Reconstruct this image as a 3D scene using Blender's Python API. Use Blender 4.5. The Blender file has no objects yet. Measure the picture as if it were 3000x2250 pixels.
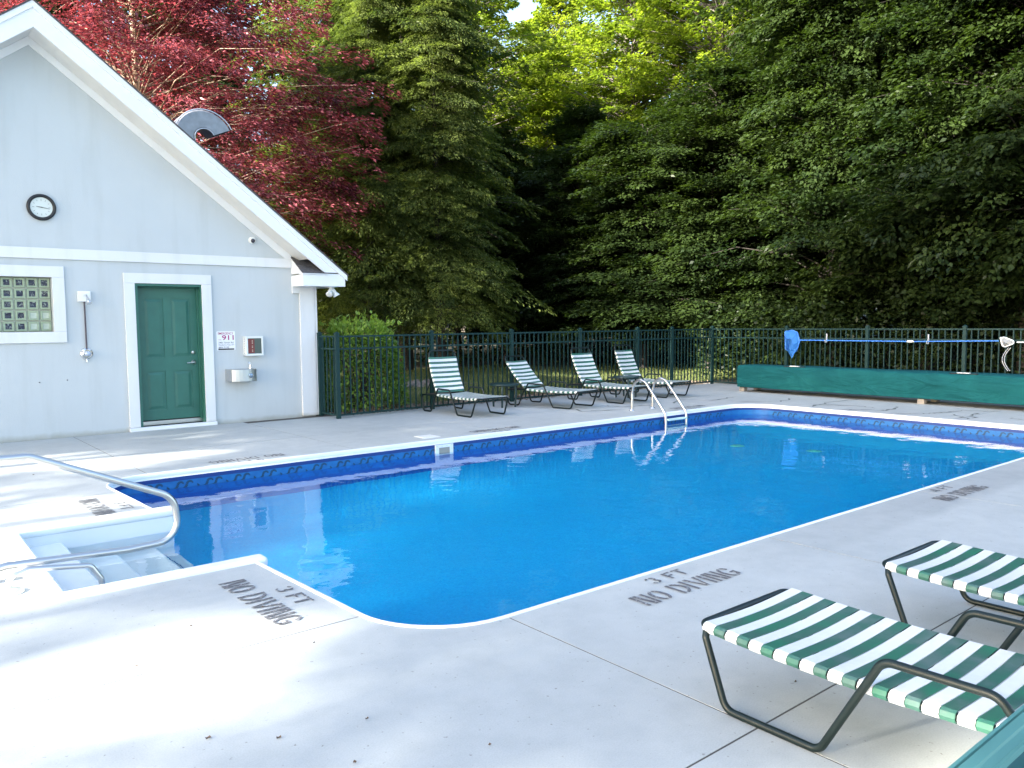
import bpy, bmesh, math, random
import numpy as np
from mathutils import Vector, Matrix, Euler
R = math.radians
PI = math.pi
random.seed(7)
rng = np.random.default_rng(11)
S = bpy.context.scene
COL = S.collection

# ------------------------------------------------------------------ camera
YAW, PITCH, ROLL, CAMZ = R(39.237), R(-4.3788), R(-0.51976), 1.52
fw = Vector((math.sin(YAW)*math.cos(PITCH), math.cos(YAW)*math.cos(PITCH), math.sin(PITCH)))
rt = Vector((math.cos(YAW), -math.sin(YAW), 0)); up = rt.cross(fw)
rt2 = rt*math.cos(ROLL)+up*math.sin(ROLL); up2 = -rt*math.sin(ROLL)+up*math.cos(ROLL)
cd = bpy.data.cameras.new('camera'); cam = bpy.data.objects.new('camera', cd); COL.objects.link(cam)
cd.sensor_width = 36; cd.lens = 36*2342.28/3000; cd.clip_start = .05; cd.clip_end = 600
m = Matrix((rt2, up2, -fw)).transposed().to_4x4(); m.translation = (0, 0, CAMZ); cam.matrix_world = m
S.camera = cam

# ------------------------------------------------------------------ light
SUN_EL, SUN_DIR = R(23), Vector((-1, .045, 0)).normalized()
W = bpy.data.worlds.new('World'); S.world = W; W.use_nodes = True
wn = W.node_tree.nodes; wl = W.node_tree.links
bg = wn['Background']; sky = wn.new('ShaderNodeTexSky'); sky.sky_type = 'NISHITA'; sky.sun_disc = False
sky.sun_elevation = SUN_EL
sky.sun_rotation = math.atan2(SUN_DIR.x, SUN_DIR.y)
sky.air_density = 1.0; sky.dust_density = 2.5; sky.ozone_density = 1.0
wl.new(sky.outputs[0], bg.inputs[0]); bg.inputs[1].default_value = .13
sl = bpy.data.lights.new('sun', 'SUN'); sl.energy = 5.0; sl.angle = R(.55); sl.color = (1, .94, .84)
so = bpy.data.objects.new('sun', sl); COL.objects.link(so)
sd = Vector((SUN_DIR.x*math.cos(SUN_EL), SUN_DIR.y*math.cos(SUN_EL), math.sin(SUN_EL)))
so.rotation_euler = sd.to_track_quat('Z', 'Y').to_euler()
S.view_settings.view_transform = 'Standard'; S.view_settings.look = 'None'
S.view_settings.gamma = 1; S.view_settings.use_curve_mapping = False
S.view_settings.exposure = 2.5
S.cycles.use_denoising = True; S.cycles.max_bounces = 10; S.cycles.transparent_max_bounces = 12
S.cycles.diffuse_bounces = 4; S.cycles.glossy_bounces = 4; S.cycles.transmission_bounces = 8
S.cycles.sample_clamp_indirect = 8

# ------------------------------------------------------------------ materials
def mat(name, col, rough=.6, metal=0, var=.0, vscale=4, bump=0, bscale=60, spec=.5, col2=None, detail=4, coat=0):
    M = bpy.data.materials.new(name); M.use_nodes = True
    n = M.node_tree.nodes; l = M.node_tree.links; p = n['Principled BSDF']
    p.inputs['Base Color'].default_value = (*col, 1); p.inputs['Roughness'].default_value = rough
    p.inputs['Metallic'].default_value = metal; p.inputs['Specular IOR Level'].default_value = spec
    if coat: p.inputs['Coat Weight'].default_value = coat; p.inputs['Coat Roughness'].default_value = .1
    tc = n.new('ShaderNodeTexCoord')
    if var or col2:
        t = n.new('ShaderNodeTexNoise'); t.inputs['Scale'].default_value = vscale; t.inputs['Detail'].default_value = detail
        l.new(tc.outputs['Object'], t.inputs['Vector'])
        mx = n.new('ShaderNodeMix'); mx.data_type = 'RGBA'
        rp = n.new('ShaderNodeValToRGB'); rp.color_ramp.elements[0].position = .35; rp.color_ramp.elements[1].position = .65
        l.new(t.outputs['Fac'], rp.inputs[0]); l.new(rp.outputs[0], mx.inputs[0])
        a = col; b = col2 if col2 else tuple(c*(1-var) for c in col)
        mx.inputs[6].default_value = (*a, 1); mx.inputs[7].default_value = (*b, 1)
        l.new(mx.outputs[2], p.inputs['Base Color'])
    if bump:
        t2 = n.new('ShaderNodeTexNoise'); t2.inputs['Scale'].default_value = bscale; t2.inputs['Detail'].default_value = 3
        l.new(tc.outputs['Object'], t2.inputs['Vector'])
        b = n.new('ShaderNodeBump'); b.inputs['Strength'].default_value = bump; b.inputs['Distance'].default_value = .01
        l.new(t2.outputs['Fac'], b.inputs['Height']); l.new(b.outputs[0], p.inputs['Normal'])
    return M

def node_mat(name):
    M = bpy.data.materials.new(name); M.use_nodes = True
    return M, M.node_tree.nodes, M.node_tree.links, M.node_tree.nodes['Principled BSDF']

def mathn(n, l, op, a, b=None, clamp=False):
    x = n.new('ShaderNodeMath'); x.operation = op; x.use_clamp = clamp
    for i, v in enumerate((a, b)):
        if v is None: continue
        if isinstance(v, (int, float)): x.inputs[i].default_value = v
        else: l.new(v, x.inputs[i])
    return x.outputs[0]

def rampn(n, l, src, stops):
    r = n.new('ShaderNodeValToRGB'); e = r.color_ramp.elements
    while len(e) < len(stops): e.new(.5)
    for i, (p, c) in enumerate(stops):
        e[i].position = p; e[i].color = (*c, 1) if len(c) == 3 else c
    l.new(src, r.inputs[0]); return r.outputs[0]

def noisen(n, l, vec, scale, detail=4, rough=.5, dist=0):
    t = n.new('ShaderNodeTexNoise'); t.inputs['Scale'].default_value = scale; t.inputs['Detail'].default_value = detail
    t.inputs['Roughness'].default_value = rough; t.inputs['Distortion'].default_value = dist
    l.new(vec, t.inputs['Vector']); return t.outputs['Fac']

def mulc(n, l, a, b, fac=1.0):
    mx = n.new('ShaderNodeMix'); mx.data_type = 'RGBA'; mx.blend_type = 'MULTIPLY'; mx.inputs[0].default_value = fac
    for i, v in ((6, a), (7, b)):
        if isinstance(v, tuple): mx.inputs[i].default_value = (*v, 1)
        else: l.new(v, mx.inputs[i])
    return mx.outputs[2]

# concrete deck: broom-finished grey concrete with stains, specks and a darker band along the near pool edge
def make_concrete():
    M, n, l, p = node_mat('concrete')
    g = n.new('ShaderNodeNewGeometry'); P = g.outputs['Position']
    big = rampn(n, l, noisen(n, l, P, .55, 5, .6), [(.3, (.425, .445, .435)), (.7, (.49, .508, .492))])
    mid = rampn(n, l, noisen(n, l, P, 5, 6, .65), [(.3, (.89, .895, .90)), (.6, (1, 1, 1))])
    fine = rampn(n, l, noisen(n, l, P, 160, 2, .5), [(.3, (.9, .9, .9)), (.6, (1, 1, 1))])
    spots = rampn(n, l, noisen(n, l, P, 38, 2, .5), [(.25, (.55, .52, .48)), (.31, (1, 1, 1))])
    c = mulc(n, l, mulc(n, l, mulc(n, l, big, mid), fine), spots, .9)
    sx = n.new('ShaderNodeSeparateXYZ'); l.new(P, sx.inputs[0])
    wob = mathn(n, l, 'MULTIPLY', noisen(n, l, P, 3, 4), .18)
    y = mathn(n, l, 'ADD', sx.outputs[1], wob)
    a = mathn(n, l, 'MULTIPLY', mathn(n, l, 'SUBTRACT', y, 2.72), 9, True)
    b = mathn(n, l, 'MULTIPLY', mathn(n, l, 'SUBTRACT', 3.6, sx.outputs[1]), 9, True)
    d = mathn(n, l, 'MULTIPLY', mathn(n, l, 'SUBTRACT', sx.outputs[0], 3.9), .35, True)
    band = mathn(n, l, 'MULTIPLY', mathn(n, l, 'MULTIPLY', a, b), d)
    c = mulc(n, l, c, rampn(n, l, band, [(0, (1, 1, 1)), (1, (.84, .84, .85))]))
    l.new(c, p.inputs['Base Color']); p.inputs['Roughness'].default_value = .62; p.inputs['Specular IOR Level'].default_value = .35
    # broom strokes run across the slabs
    mp = n.new('ShaderNodeMapping'); mp.inputs['Scale'].default_value = (3, 60, 1); l.new(P, mp.inputs[0])
    bm_ = n.new('ShaderNodeBump'); bm_.inputs['Strength'].default_value = .12; bm_.inputs['Distance'].default_value = .004
    l.new(noisen(n, l, mp.outputs[0], 4, 3), bm_.inputs['Height']); l.new(bm_.outputs[0], p.inputs['Normal'])
    return M
CONC = make_concrete()
JOINT = mat('joint_dirt', (.07, .065, .06), .9)
CRACK = mat('crack_filler', (.17, .19, .18), .8, var=.3, vscale=8)
STENCIL = None
def make_stencil():
    M, n, l, p = node_mat('stencil_paint')
    g = n.new('ShaderNodeNewGeometry')
    c = rampn(n, l, noisen(n, l, g.outputs['Position'], 55, 4, .7), [(.36, (.42, .42, .42)), (.44, (.13, .13, .14)), (.7, (.10, .10, .11))])
    l.new(c, p.inputs['Base Color']); p.inputs['Roughness'].default_value = .8
    return M
STENCIL = make_stencil()

def make_stucco(name, col, streak=True):
    M, n, l, p = node_mat(name)
    g = n.new('ShaderNodeNewGeometry'); P = g.outputs['Position']
    a = rampn(n, l, noisen(n, l, P, 1.1, 5, .6), [(.3, tuple(c*.95 for c in col)), (.7, col)])
    mp = n.new('ShaderNodeMapping'); mp.inputs['Scale'].default_value = (3.5, 3.5, .35); l.new(P, mp.inputs[0])
    st = rampn(n, l, noisen(n, l, mp.outputs[0], 1.2, 5, .6), [(.28, (.90, .90, .885)), (.5, (1, 1, 1))])
    c = mulc(n, l, a, st, .7 if streak else .2)
    sx = n.new('ShaderNodeSeparateXYZ'); l.new(P, sx.inputs[0])
    # splash-back dirt on the lowest few centimetres
    h = mathn(n, l, 'ADD', sx.outputs[2], mathn(n, l, 'MULTIPLY', noisen(n, l, P, 6, 4), .12))
    c = mulc(n, l, c, rampn(n, l, h, [(.07, (.72, .69, .60)), (.14, (1, 1, 1))]), .8)
    l.new(c, p.inputs['Base Color']); p.inputs['Roughness'].default_value = .85; p.inputs['Specular IOR Level'].default_value = .25
    b = n.new('ShaderNodeBump'); b.inputs['Strength'].default_value = .35; b.inputs['Distance'].default_value = .006
    l.new(noisen(n, l, P, 90, 4, .6), b.inputs['Height']); l.new(b.outputs[0], p.inputs['Normal'])
    return M
STUCCO = make_stucco('grey_stucco', (.54, .57, .578))
TRIMST = make_stucco('white_stucco_trim', (.74, .745, .75))
WHITE = mat('white_painted_board', (.80, .81, .82), .45, var=.05, vscale=3)
SOFFIT = mat('soffit_board', (.70, .69, .66), .55, var=.06, vscale=5)
DOORG = mat('door_green_paint', (.034, .150, .113), .38, var=.12, vscale=6, bump=.05, bscale=120)
FENCEG = mat('fence_green_coat', (.008, .036, .036), .55, var=.12, vscale=12, spec=.25)
POSTC = FENCEG
STEEL = mat('stainless_steel', (.62, .60, .57), .30, 1, bump=.03, bscale=200)
STEELB = mat('brushed_steel', (.60, .60, .59), .34, 1, bump=.06, bscale=150)
ALU = mat('galvanised_sheet', (.30, .31, .33), .45, .6, var=.25, vscale=7)
CHROME = mat('chrome', (.8, .8, .8), .08, 1)
BLACK = mat('black_plastic', (.012, .012, .014), .35)
DARK = mat('dark_void', (.02, .02, .022), .9)
PLASTW = mat('white_plastic', (.80, .81, .80), .3)
SHING = mat('asphalt_shingle', (.10, .095, .10), .9, var=.35, vscale=25, bump=.5, bscale=120)
CURB = mat('coping_white', (.80, .82, .83), .28, var=.04, vscale=3)
STEPW = mat('fibreglass_white', (.80, .83, .83), .22, var=.03, vscale=2)
FRAMEG = mat('chair_frame_green', (.004, .012, .0115), .4, var=.15, vscale=20, spec=.4)
STRAPW = mat('white_vinyl_strap', (.73, .74, .735), .32, var=.04, vscale=30)
def make_strapg():
    M, n, l, p = node_mat('green_vinyl_strap')
    g = n.new('ShaderNodeNewGeometry')
    c = rampn(n, l, noisen(n, l, g.outputs['Position'], 6, 5, .6), [(.3, (.026, .17, .10)), (.5, (.045, .13, .10)), (.66, (.10, .16, .15))])  # greyer tones put a milky sky sheen into the green
    l.new(c, p.inputs['Base Color']); p.inputs['Roughness'].default_value = .3
    return M
STRAPG = make_strapg()
RESIN = mat('green_resin', (.10, .27, .25), .30, var=.06, vscale=5)
RESIND = mat('dark_green_resin', (.007, .032, .034), .35, var=.1, vscale=9)
FABRIC = None
def make_fabric():
    M, n, l, p = node_mat('teal_cover_fabric')
    g = n.new('ShaderNodeNewGeometry'); P = g.outputs['Position']
    c = rampn(n, l, noisen(n, l, P, 2.3, 5, .6, .6), [(.3, (.004, .070, .078)), (.55, (.006, .088, .094)), (.75, (.010, .108, .110))])
    l.new(c, p.inputs['Base Color']); p.inputs['Roughness'].default_value = .8
    p.inputs['Specular IOR Level'].default_value = .15
    b = n.new('ShaderNodeBump'); b.inputs['Strength'].default_value = .2; b.inputs['Distance'].default_value = .01
    l.new(noisen(n, l, P, 120, 2), b.inputs['Height'])
    b2 = n.new('ShaderNodeBump'); b2.inputs['Strength'].default_value = .9; b2.inputs['Distance'].default_value = .10
    mp = n.new('ShaderNodeMapping'); mp.inputs['Rotation'].default_value = (.7, 0, 0); mp.inputs['Scale'].default_value = (1, .8, 2.6); l.new(P, mp.inputs[0])
    l.new(noisen(n, l, mp.outputs[0], 1.6, 3, .5, 1.2), b2.inputs['Height']); l.new(b.outputs[0], b2.inputs['Normal']); l.new(b2.outputs[0], p.inputs['Normal'])
    return M
FABRIC = make_fabric()
NETB = mat('blue_net_plastic', (.03, .16, .55), .5)
NETW = mat('white_net_plastic', (.75, .77, .78), .5)
POLEB = mat('blue_pole', (.05, .22, .72), .3)
CORD = mat('grey_cord', (.45, .47, .5), .6)
CONCB = mat('pale_block', (.33, .30, .26), .9, var=.2)
MULCH = mat('wood_chips', (.26, .20, .15), .9, var=.45, vscale=40)
BARK = mat('bark', (.050, .041, .035), .95, var=.45, vscale=9, bump=1.0, bscale=26)
BARKL = mat('pale_bark', (.17, .15, .13), .9, var=.35, vscale=10, bump=.8, bscale=30)
TWIGR = mat('pale_twig', (.36, .26, .19), .8, var=.3, vscale=9)
STUMP = mat('weathered_root', (.20, .17, .14), .95, var=.4, vscale=14, bump=1, bscale=40)

def make_liner(name, c1, c2, scale):
    M, n, l, p = node_mat(name)
    g = n.new('ShaderNodeNewGeometry'); P = g.outputs['Position']
    c = rampn(n, l, noisen(n, l, P, scale, 3, .7), [(.35, c1), (.65, c2)])
    l.new(c, p.inputs['Base Color']); p.inputs['Roughness'].default_value = .5
    return M
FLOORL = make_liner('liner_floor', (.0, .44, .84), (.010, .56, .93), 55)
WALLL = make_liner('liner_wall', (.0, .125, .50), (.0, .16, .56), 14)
COPSHADE = mat('liner_coping_shade', (.004, .035, .19), .4)  # navy tone stands in for the shadow line below the coping
BANDL = make_liner('liner_border', (.005, .115, .34), (.008, .155, .41), 10)
MOTIF = mat('border_motif_ink', (.008, .055, .12), .45)
MOTIF2 = mat('border_line_ink', (.05, .17, .32), .45)

def make_water():
    M = bpy.data.materials.new('pool_water'); M.use_nodes = True; n = M.node_tree.nodes; l = M.node_tree.links
    n.remove(n['Principled BSDF'])
    gl = n.new('ShaderNodeBsdfGlass'); gl.inputs['IOR'].default_value = 1.33; gl.inputs['Roughness'].default_value = 0
    gl.inputs['Color'].default_value = (.93, .985, 1, 1)
    g = n.new('ShaderNodeNewGeometry'); P = g.outputs['Position']
    a = noisen(n, l, P, 2.2, 2, .5); b = noisen(n, l, P, 9, 2, .5)
    h = mathn(n, l, 'ADD', a, mathn(n, l, 'MULTIPLY', b, .18))
    bp = n.new('ShaderNodeBump'); bp.inputs['Strength'].default_value = .55; bp.inputs['Distance'].default_value = .012
    l.new(h, bp.inputs['Height']); l.new(bp.outputs[0], gl.inputs['Normal'])
    l.new(gl.outputs[0], n['Material Output'].inputs['Surface'])
    return M
WATER = make_water()

def make_leaf(name, c1, c2, trans=.45, rough=.45, tcol=None):
    M = bpy.data.materials.new(name); M.use_nodes = True; n = M.node_tree.nodes; l = M.node_tree.links
    p = n['Principled BSDF']
    at = n.new('ShaderNodeAttribute'); at.attribute_name = 'tint'
    c = rampn(n, l, at.outputs['Fac'], [(0, c1), (1, c2)])
    l.new(c, p.inputs['Base Color']); p.inputs['Roughness'].default_value = rough
    p.inputs['Specular IOR Level'].default_value = .35
    tr = n.new('ShaderNodeBsdfTranslucent')
    tc = mulc(n, l, c, tcol or (1.5, 1.6, .6)); l.new(tc, tr.inputs['Color'])
    mx = n.new('ShaderNodeMixShader'); mx.inputs[0].default_value = trans
    l.new(p.outputs[0], mx.inputs[1]); l.new(tr.outputs[0], mx.inputs[2])
    l.new(mx.outputs[0], n['Material Output'].inputs['Surface'])
    return M
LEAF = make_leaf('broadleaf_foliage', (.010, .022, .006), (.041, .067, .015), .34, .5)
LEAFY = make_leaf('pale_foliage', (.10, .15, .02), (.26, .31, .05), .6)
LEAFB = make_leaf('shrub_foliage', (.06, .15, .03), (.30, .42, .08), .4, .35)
HEML = make_leaf('hemlock_foliage', (.030, .052, .011), (.18, .225, .05), .45, .6, (1.2, 1.3, .7))
REDL = make_leaf('purple_foliage', (.055, .014, .024), (.42, .12, .14), .34, .27, (1.4, .8, .75))
GRASSM = make_leaf('grass_blade', (.07, .12, .025), (.20, .22, .07), .3, .7, (1, 1, .6))

# ------------------------------------------------------------------ mesh helpers
ORG = {}
def tag(o, label=None, cat=None, group=None, kind=None):
    for k, v in (('label', label), ('category', cat), ('group', group), ('kind', kind)):
        if v: o[k] = v
    return o
def thing(name, label, cat, loc=(0, 0, 0), group=None):
    o = bpy.data.objects.new(name, None); COL.objects.link(o); o.location = loc; o.empty_display_size = .1
    ORG[o.name] = Vector(loc); return tag(o, label, cat, group)
def link(name, me, parent=None, mats=(), smooth=False, loc=None):
    o = bpy.data.objects.new(name, me); COL.objects.link(o)
    if parent: o.parent = parent
    if loc is not None: o.location = loc
    return o

def fillet(pts, rad, seg=6):
    pts = [Vector(p) for p in pts]; out = [pts[0]]
    rads = rad if isinstance(rad, (list, tuple)) else [rad]*len(pts)
    for i in range(1, len(pts)-1):
        a, b, c = pts[i-1], pts[i], pts[i+1]; u = (a-b); v = (c-b)
        r = rads[i]; ang = u.angle(v, PI)
        if ang > PI-.02 or r <= 0: out.append(b); continue
        d = min(r/math.tan(ang/2), u.length*.499, v.length*.499); un, vn = u.normalized(), v.normalized()
        rr = d*math.tan(ang/2); s, e = b+un*d, b+vn*d
        cen = b+(un+vn).normalized()*(rr/math.sin(ang/2))
        s0, e0 = s-cen, e-cen; tot = s0.angle(e0); ax = s0.cross(e0).normalized()
        for k in range(seg+1):
            out.append(cen+Matrix.Rotation(tot*k/seg, 3, ax) @ s0)
    out.append(pts[-1]); return out

class MB:
    def __init__(s): s.v = []; s.f = []; s.mi = []; s.sm = []
    def add(s, vs, fs, mi=0, sm=False):
        b = len(s.v); s.v += [tuple(v) for v in vs]; s.f += [tuple(i+b for i in f) for f in fs]
        s.mi += [mi]*len(fs); s.sm += [sm]*len(fs); return s
    def box(s, x0, x1, y0, y1, z0, z1, mi=0):
        v = [(x, y, z) for z in (z0, z1) for y in (y0, y1) for x in (x0, x1)]
        return s.add(v, [(0, 2, 3, 1), (4, 5, 7, 6), (0, 1, 5, 4), (2, 6, 7, 3), (0, 4, 6, 2), (1, 3, 7, 5)], mi)
    def tube(s, pts, r, n=8, caps=True, mi=0):
        pts = [Vector(p) for p in pts]; N = len(pts)
        rs = r if isinstance(r, (list, tuple)) else [r]*N
        t = [(pts[min(i+1, N-1)]-pts[max(i-1, 0)]).normalized() for i in range(N)]
        a = Vector((0, 0, 1)) if abs(t[0].z) < .9 else Vector((1, 0, 0)); u = t[0].cross(a).normalized()
        vs = []
        for i in range(N):
            u = (u-t[i]*u.dot(t[i])).normalized(); w = t[i].cross(u)
            for k in range(n):
                c = 2*PI*k/n; vs.append(pts[i]+(u*math.cos(c)+w*math.sin(c))*rs[i])
        fs = [(i*n+k, i*n+(k+1) % n, (i+1)*n+(k+1) % n, (i+1)*n+k) for i in range(N-1) for k in range(n)]
        s.add(vs, fs, mi, True)
        if caps: s.add(vs[:n], [tuple(range(n))[::-1]], mi); s.add(vs[-n:], [tuple(range(n))], mi)
        return s
    def lathe(s, prof, cen=(0, 0, 0), n=16, mi=0, sm=True, axis=None, caps=True):
        # prof: (radius, height) pairs; axis: direction of height (default +z)
        q = Vector(axis).to_track_quat('Z', 'Y') if axis else None; c0 = Vector(cen); vs = []
        for r_, h in prof:
            for k in range(n):
                p = Vector((r_*math.cos(2*PI*k/n), r_*math.sin(2*PI*k/n), h))
                if q: p = q @ p
                vs.append(c0+p)
        fs = [(i*n+k, i*n+(k+1) % n, (i+1)*n+(k+1) % n, (i+1)*n+k) for i in range(len(prof)-1) for k in range(n)]
        s.add(vs, fs, mi, sm)
        if caps and prof[0][0] > 1e-5: s.add(vs[:n], [tuple(range(n))[::-1]], mi)
        if caps and prof[-1][0] > 1e-5: s.add(vs[-n:], [tuple(range(n))], mi)
        return s
    def prism(s, poly, y0, y1, plane='xz', mi=0):
        # poly in (a, b); extruded along the third axis from y0 to y1
        def P(a, b, c): return (a, c, b) if plane == 'xz' else ((a, b, c) if plane == 'xy' else (c, a, b))
        n = len(poly); vs = [P(a, b, y0) for a, b in poly]+[P(a, b, y1) for a, b in poly]
        fs = [tuple(range(n)), tuple(range(n, 2*n))[::-1]]+[(i, i+n, (i+1) % n+n, (i+1) % n) for i in range(n)]
        return s.add(vs, fs, mi)
    def build(s, name, mats, parent=None, off=None, fixn=True):
        if not isinstance(mats, (list, tuple)): mats = [mats]
        me = bpy.data.meshes.new(name); o = ORG.get(parent.name, Vector((0, 0, 0))) if parent else Vector((0, 0, 0))
        if off is not None: o = Vector(off)
        me.from_pydata([(x-o.x, y-o.y, z-o.z) for x, y, z in s.v], [], s.f)
        for M in mats: me.materials.append(M)
        me.polygons.foreach_set('material_index', s.mi); me.polygons.foreach_set('use_smooth', s.sm)
        if fixn:
            b = bmesh.new(); b.from_mesh(me); bmesh.ops.recalc_face_normals(b, faces=b.faces); b.to_mesh(me); b.free()
        me.update()
        ob = bpy.data.objects.new(name, me); COL.objects.link(ob)
        if parent: ob.parent = parent
        if off is not None:
            ob.location = Vector(off)-(ORG.get(parent.name, Vector((0, 0, 0))) if parent else Vector((0, 0, 0)))
        return ob

def bevel(o, w=.004, seg=2):
    md = o.modifiers.new('bevel', 'BEVEL'); md.width = w; md.segments = seg; md.limit_method = 'ANGLE'; md.angle_limit = R(40)
    return o

def boolean_cut(o, cutter):
    md = o.modifiers.new('cut', 'BOOLEAN'); md.operation = 'DIFFERENCE'; md.object = cutter; md.solver = 'EXACT'
    dg = bpy.context.evaluated_depsgraph_get(); me = bpy.data.meshes.new_from_object(o.evaluated_get(dg))
    o.modifiers.clear(); o.data = me; return o

def copy_tree(o, parent=None):
    c = o.copy(); COL.objects.link(c)
    if parent: c.parent = parent
    for ch in [x for x in bpy.data.objects if x.parent == o]: copy_tree(ch, c)
    return c
CH = {}
def copy_fast(o):
    kids = CH.get(o.name) or [x for x in o.children]; CH[o.name] = kids
    c = o.copy(); COL.objects.link(c)
    for k in kids:
        d = k.copy(); COL.objects.link(d); d.parent = c
        for g in k.children:
            e = g.copy(); COL.objects.link(e); e.parent = d
    return c

# ------------------------------------------------------------------ pool outline
def round_poly(P, rads, seg=10):
    out = []
    n = len(P)
    for i in range(n):
        a, b, c = Vector(P[i-1]), Vector(P[i]), Vector(P[(i+1) % n])
        f = fillet([(a.x, a.y, 0), (b.x, b.y, 0), (c.x, c.y, 0)], [0, rads[i], 0], seg)[1:-1]
        out += [(p.x, p.y) for p in f]
    return out
CORN = [(1.70, 8.70), (1.945, 3.115), (12.72, 3.115), (12.72, 8.70)]      # outer edge of the coping
RAD = [.50, .58, .58, .62]
def inset(d):
    return round_poly([(CORN[0][0]+d, CORN[0][1]-d), (CORN[1][0]+d, CORN[1][1]+d), (CORN[2][0]-d, CORN[2][1]+d), (CORN[3][0]-d, CORN[3][1]-d)], [r-d for r in RAD])
OUT = inset(0); INN = inset(.075)
SX0, SX1, SY0, SY1 = .70, 1.90, 4.93, 6.93          # step basin, with its rolled lip
WZ = -.173

# cutters (removed after use)
cut1 = MB().prism(inset(.026), -3, 1, 'xy').build('cutter', DARK)
cut2 = MB().prism(round_poly([(SX0, SY0), (2.3, SY0), (2.3, SY1), (SX0, SY1)], [.16, .01, .01, .16]), -3, 1, 'xy').build('cutter', DARK)

# ------------------------------------------------------------------ deck
deck = MB().box(-9, 16.25, -6, 12.365, -.16, -.0022).build('deck', JOINT)
tag(deck, kind='structure'); boolean_cut(deck, cut1); boolean_cut(deck, cut2)
G = .0045
def slab(x0, x1, y0, y1, cuts):
    o = MB().box(x0+G, x1-G, y0+G, y1-G, -.1, 0).build('slab', CONC, deck)
    for c in cuts: boolean_cut(o, c)
    return o
BOTH = (cut1, cut2)
for x0, x1, y0, y1, c in (
    (-9, -2.6, 7.93, 12.355, ()), (-2.6, 2.24, 7.93, 12.355, (cut1,)),
    (-9, -2.6, 3.66, 7.93, ()), (-2.6, 2.24, 3.66, 7.93, BOTH),
    (-9, -2.6, 1.66, 3.66, ()), (-2.6, 2.53, 1.66, 3.66, (cut1,)),
    (2.24, 4.62, 10.17, 12.355, ()), (4.62, 6.98, 10.17, 12.15, ()), (6.98, 9.4, 10.17, 12.15, ()), (9.4, 11.9, 10.17, 12.15, ()), (11.9, 14.3, 10.17, 12.15, ()), (14.3, 16.25, 10.17, 12.15, ()),
    (2.24, 4.62, 6, 10.17, (cut1,)), (4.62, 6.98, 6, 10.17, (cut1,)), (6.98, 9.4, 6, 10.17, (cut1,)), (9.4, 11.9, 6, 10.17, (cut1,)),
    (11.9, 14.3, 7.6, 10.17, (cut1,)), (14.3, 16.25, 7.6, 10.17, ()),
    (11.9, 16.25, 5.1, 7.6, (cut1,)), (11.9, 16.25, 1.66, 5.1, (cut1,)),
    (2.53, 4.88, 1.66, 5.5, (cut1,)), (4.88, 7.22, 1.66, 5.5, (cut1,)), (7.22, 9.6, 1.66, 5.5, (cut1,)), (9.6, 11.9, 1.66, 5.5, (cut1,)),
    (-9, -2.6, -6, 1.66, ()), (-2.6, 0, -6, 1.66, ()), (0, 2.53, -1, 1.66, ()), (2.53, 4.88, -1, 1.66, ()), (4.88, 7.22, -1, 1.66, ()), (7.22, 9.6, -1, 1.66, ()), (9.6, 11.9, -1, 1.66, ()), (11.9, 16.25, -1, 1.66, ()),
    (0, 16.25, -6, -1, ()),
):
    slab(x0, x1, y0, y1, c)
    # a narrow control-joint arris is enough; edges stay crisp

# stencilled depth markings
def arc(cx, cy, rx, ry, a0, a1, t, n=9):
    q = []
    for i in range(n):
        A, B = R(a0+(a1-a0)*i/n), R(a0+(a1-a0)*(i+1)/n)
        q.append([(cx+rx*math.cos(A), cy+ry*math.sin(A)), (cx+rx*math.cos(B), cy+ry*math.sin(B)),
                  (cx+(rx-t)*math.cos(B), cy+(ry-.12)*math.sin(B)), (cx+(rx-t)*math.cos(A), cy+(ry-.12)*math.sin(A))])
    return q
def rct(a, b, c, d): return [[(a, c), (b, c), (b, d), (a, d)]]
GLY = {
    'N': (.74, rct(0, .15, 0, 1)+rct(.57, .72, 0, 1)+[[(.18, 1), (.35, 1), (.54, 0), (.37, 0)]]),
    'O': (.72, arc(.34, .5, .34, .5, 98, 262, .17)+arc(.36, .5, .34, .5, -82, 82, .17)),
    'D': (.70, rct(0, .15, 0, 1)+arc(.22, .5, .44, .5, -86, 86, .17)),
    'I': (.22, rct(0, .15, 0, 1)),
    'V': (.74, [[(0, 1), (.17, 1), (.36, .1), (.28, 0)], [(.56, 1), (.72, 1), (.44, 0), (.38, .12)]]),
    'G': (.72, arc(.34, .5, .34, .5, 98, 262, .17)+arc(.36, .5, .34, .5, 28, 82, .17)+arc(.36, .5, .34, .5, -82, -40, .17)+rct(.4, .7, .38, .5)+rct(.53, .68, .1, .36)),
    '3': (.62, arc(.26, .72, .28, .28, -70, 80, .14, 6)+arc(.26, .28, .3, .28, -80, 70, .15, 6)+arc(.24, .72, .24, .28, 100, 165, .13, 3)+arc(.24, .28, .24, .28, 195, 260, .13, 3)),
    '4': (.66, rct(.40, .56, 0, 1)+rct(0, .36, .26, .40)+[[(.0, .44), (.14, .44), (.36, 1), (.30, 1)]]+rct(.58, .66, .26, .40)),
    'F': (.58, rct(0, .15, 0, 1)+rct(.19, .52, .86, 1)+rct(.19, .42, .44, .58)),
    'T': (.60, rct(.20, .36, 0, .84)+rct(0, .16, .86, 1)+rct(.2, .56, .88, 1)),
    ' ': (.34, []),
}
def stencil(mb, text, o, ux, uy, h, width):
    w = sum(GLY[c][0]+.07 for c in text)-.07; sx = width/w
    x = 0; o = Vector(o); ux = Vector(ux); uy = Vector(uy)
    for c in text:
        gw, polys = GLY[c]
        for P in polys:
            vs = [o+ux*((x+a)*sx)+uy*(b*h) for a, b in P]
            mb.add([(v.x, v.y, .004) for v in vs], [tuple(range(len(vs)))])
        x += gw+.07
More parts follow.
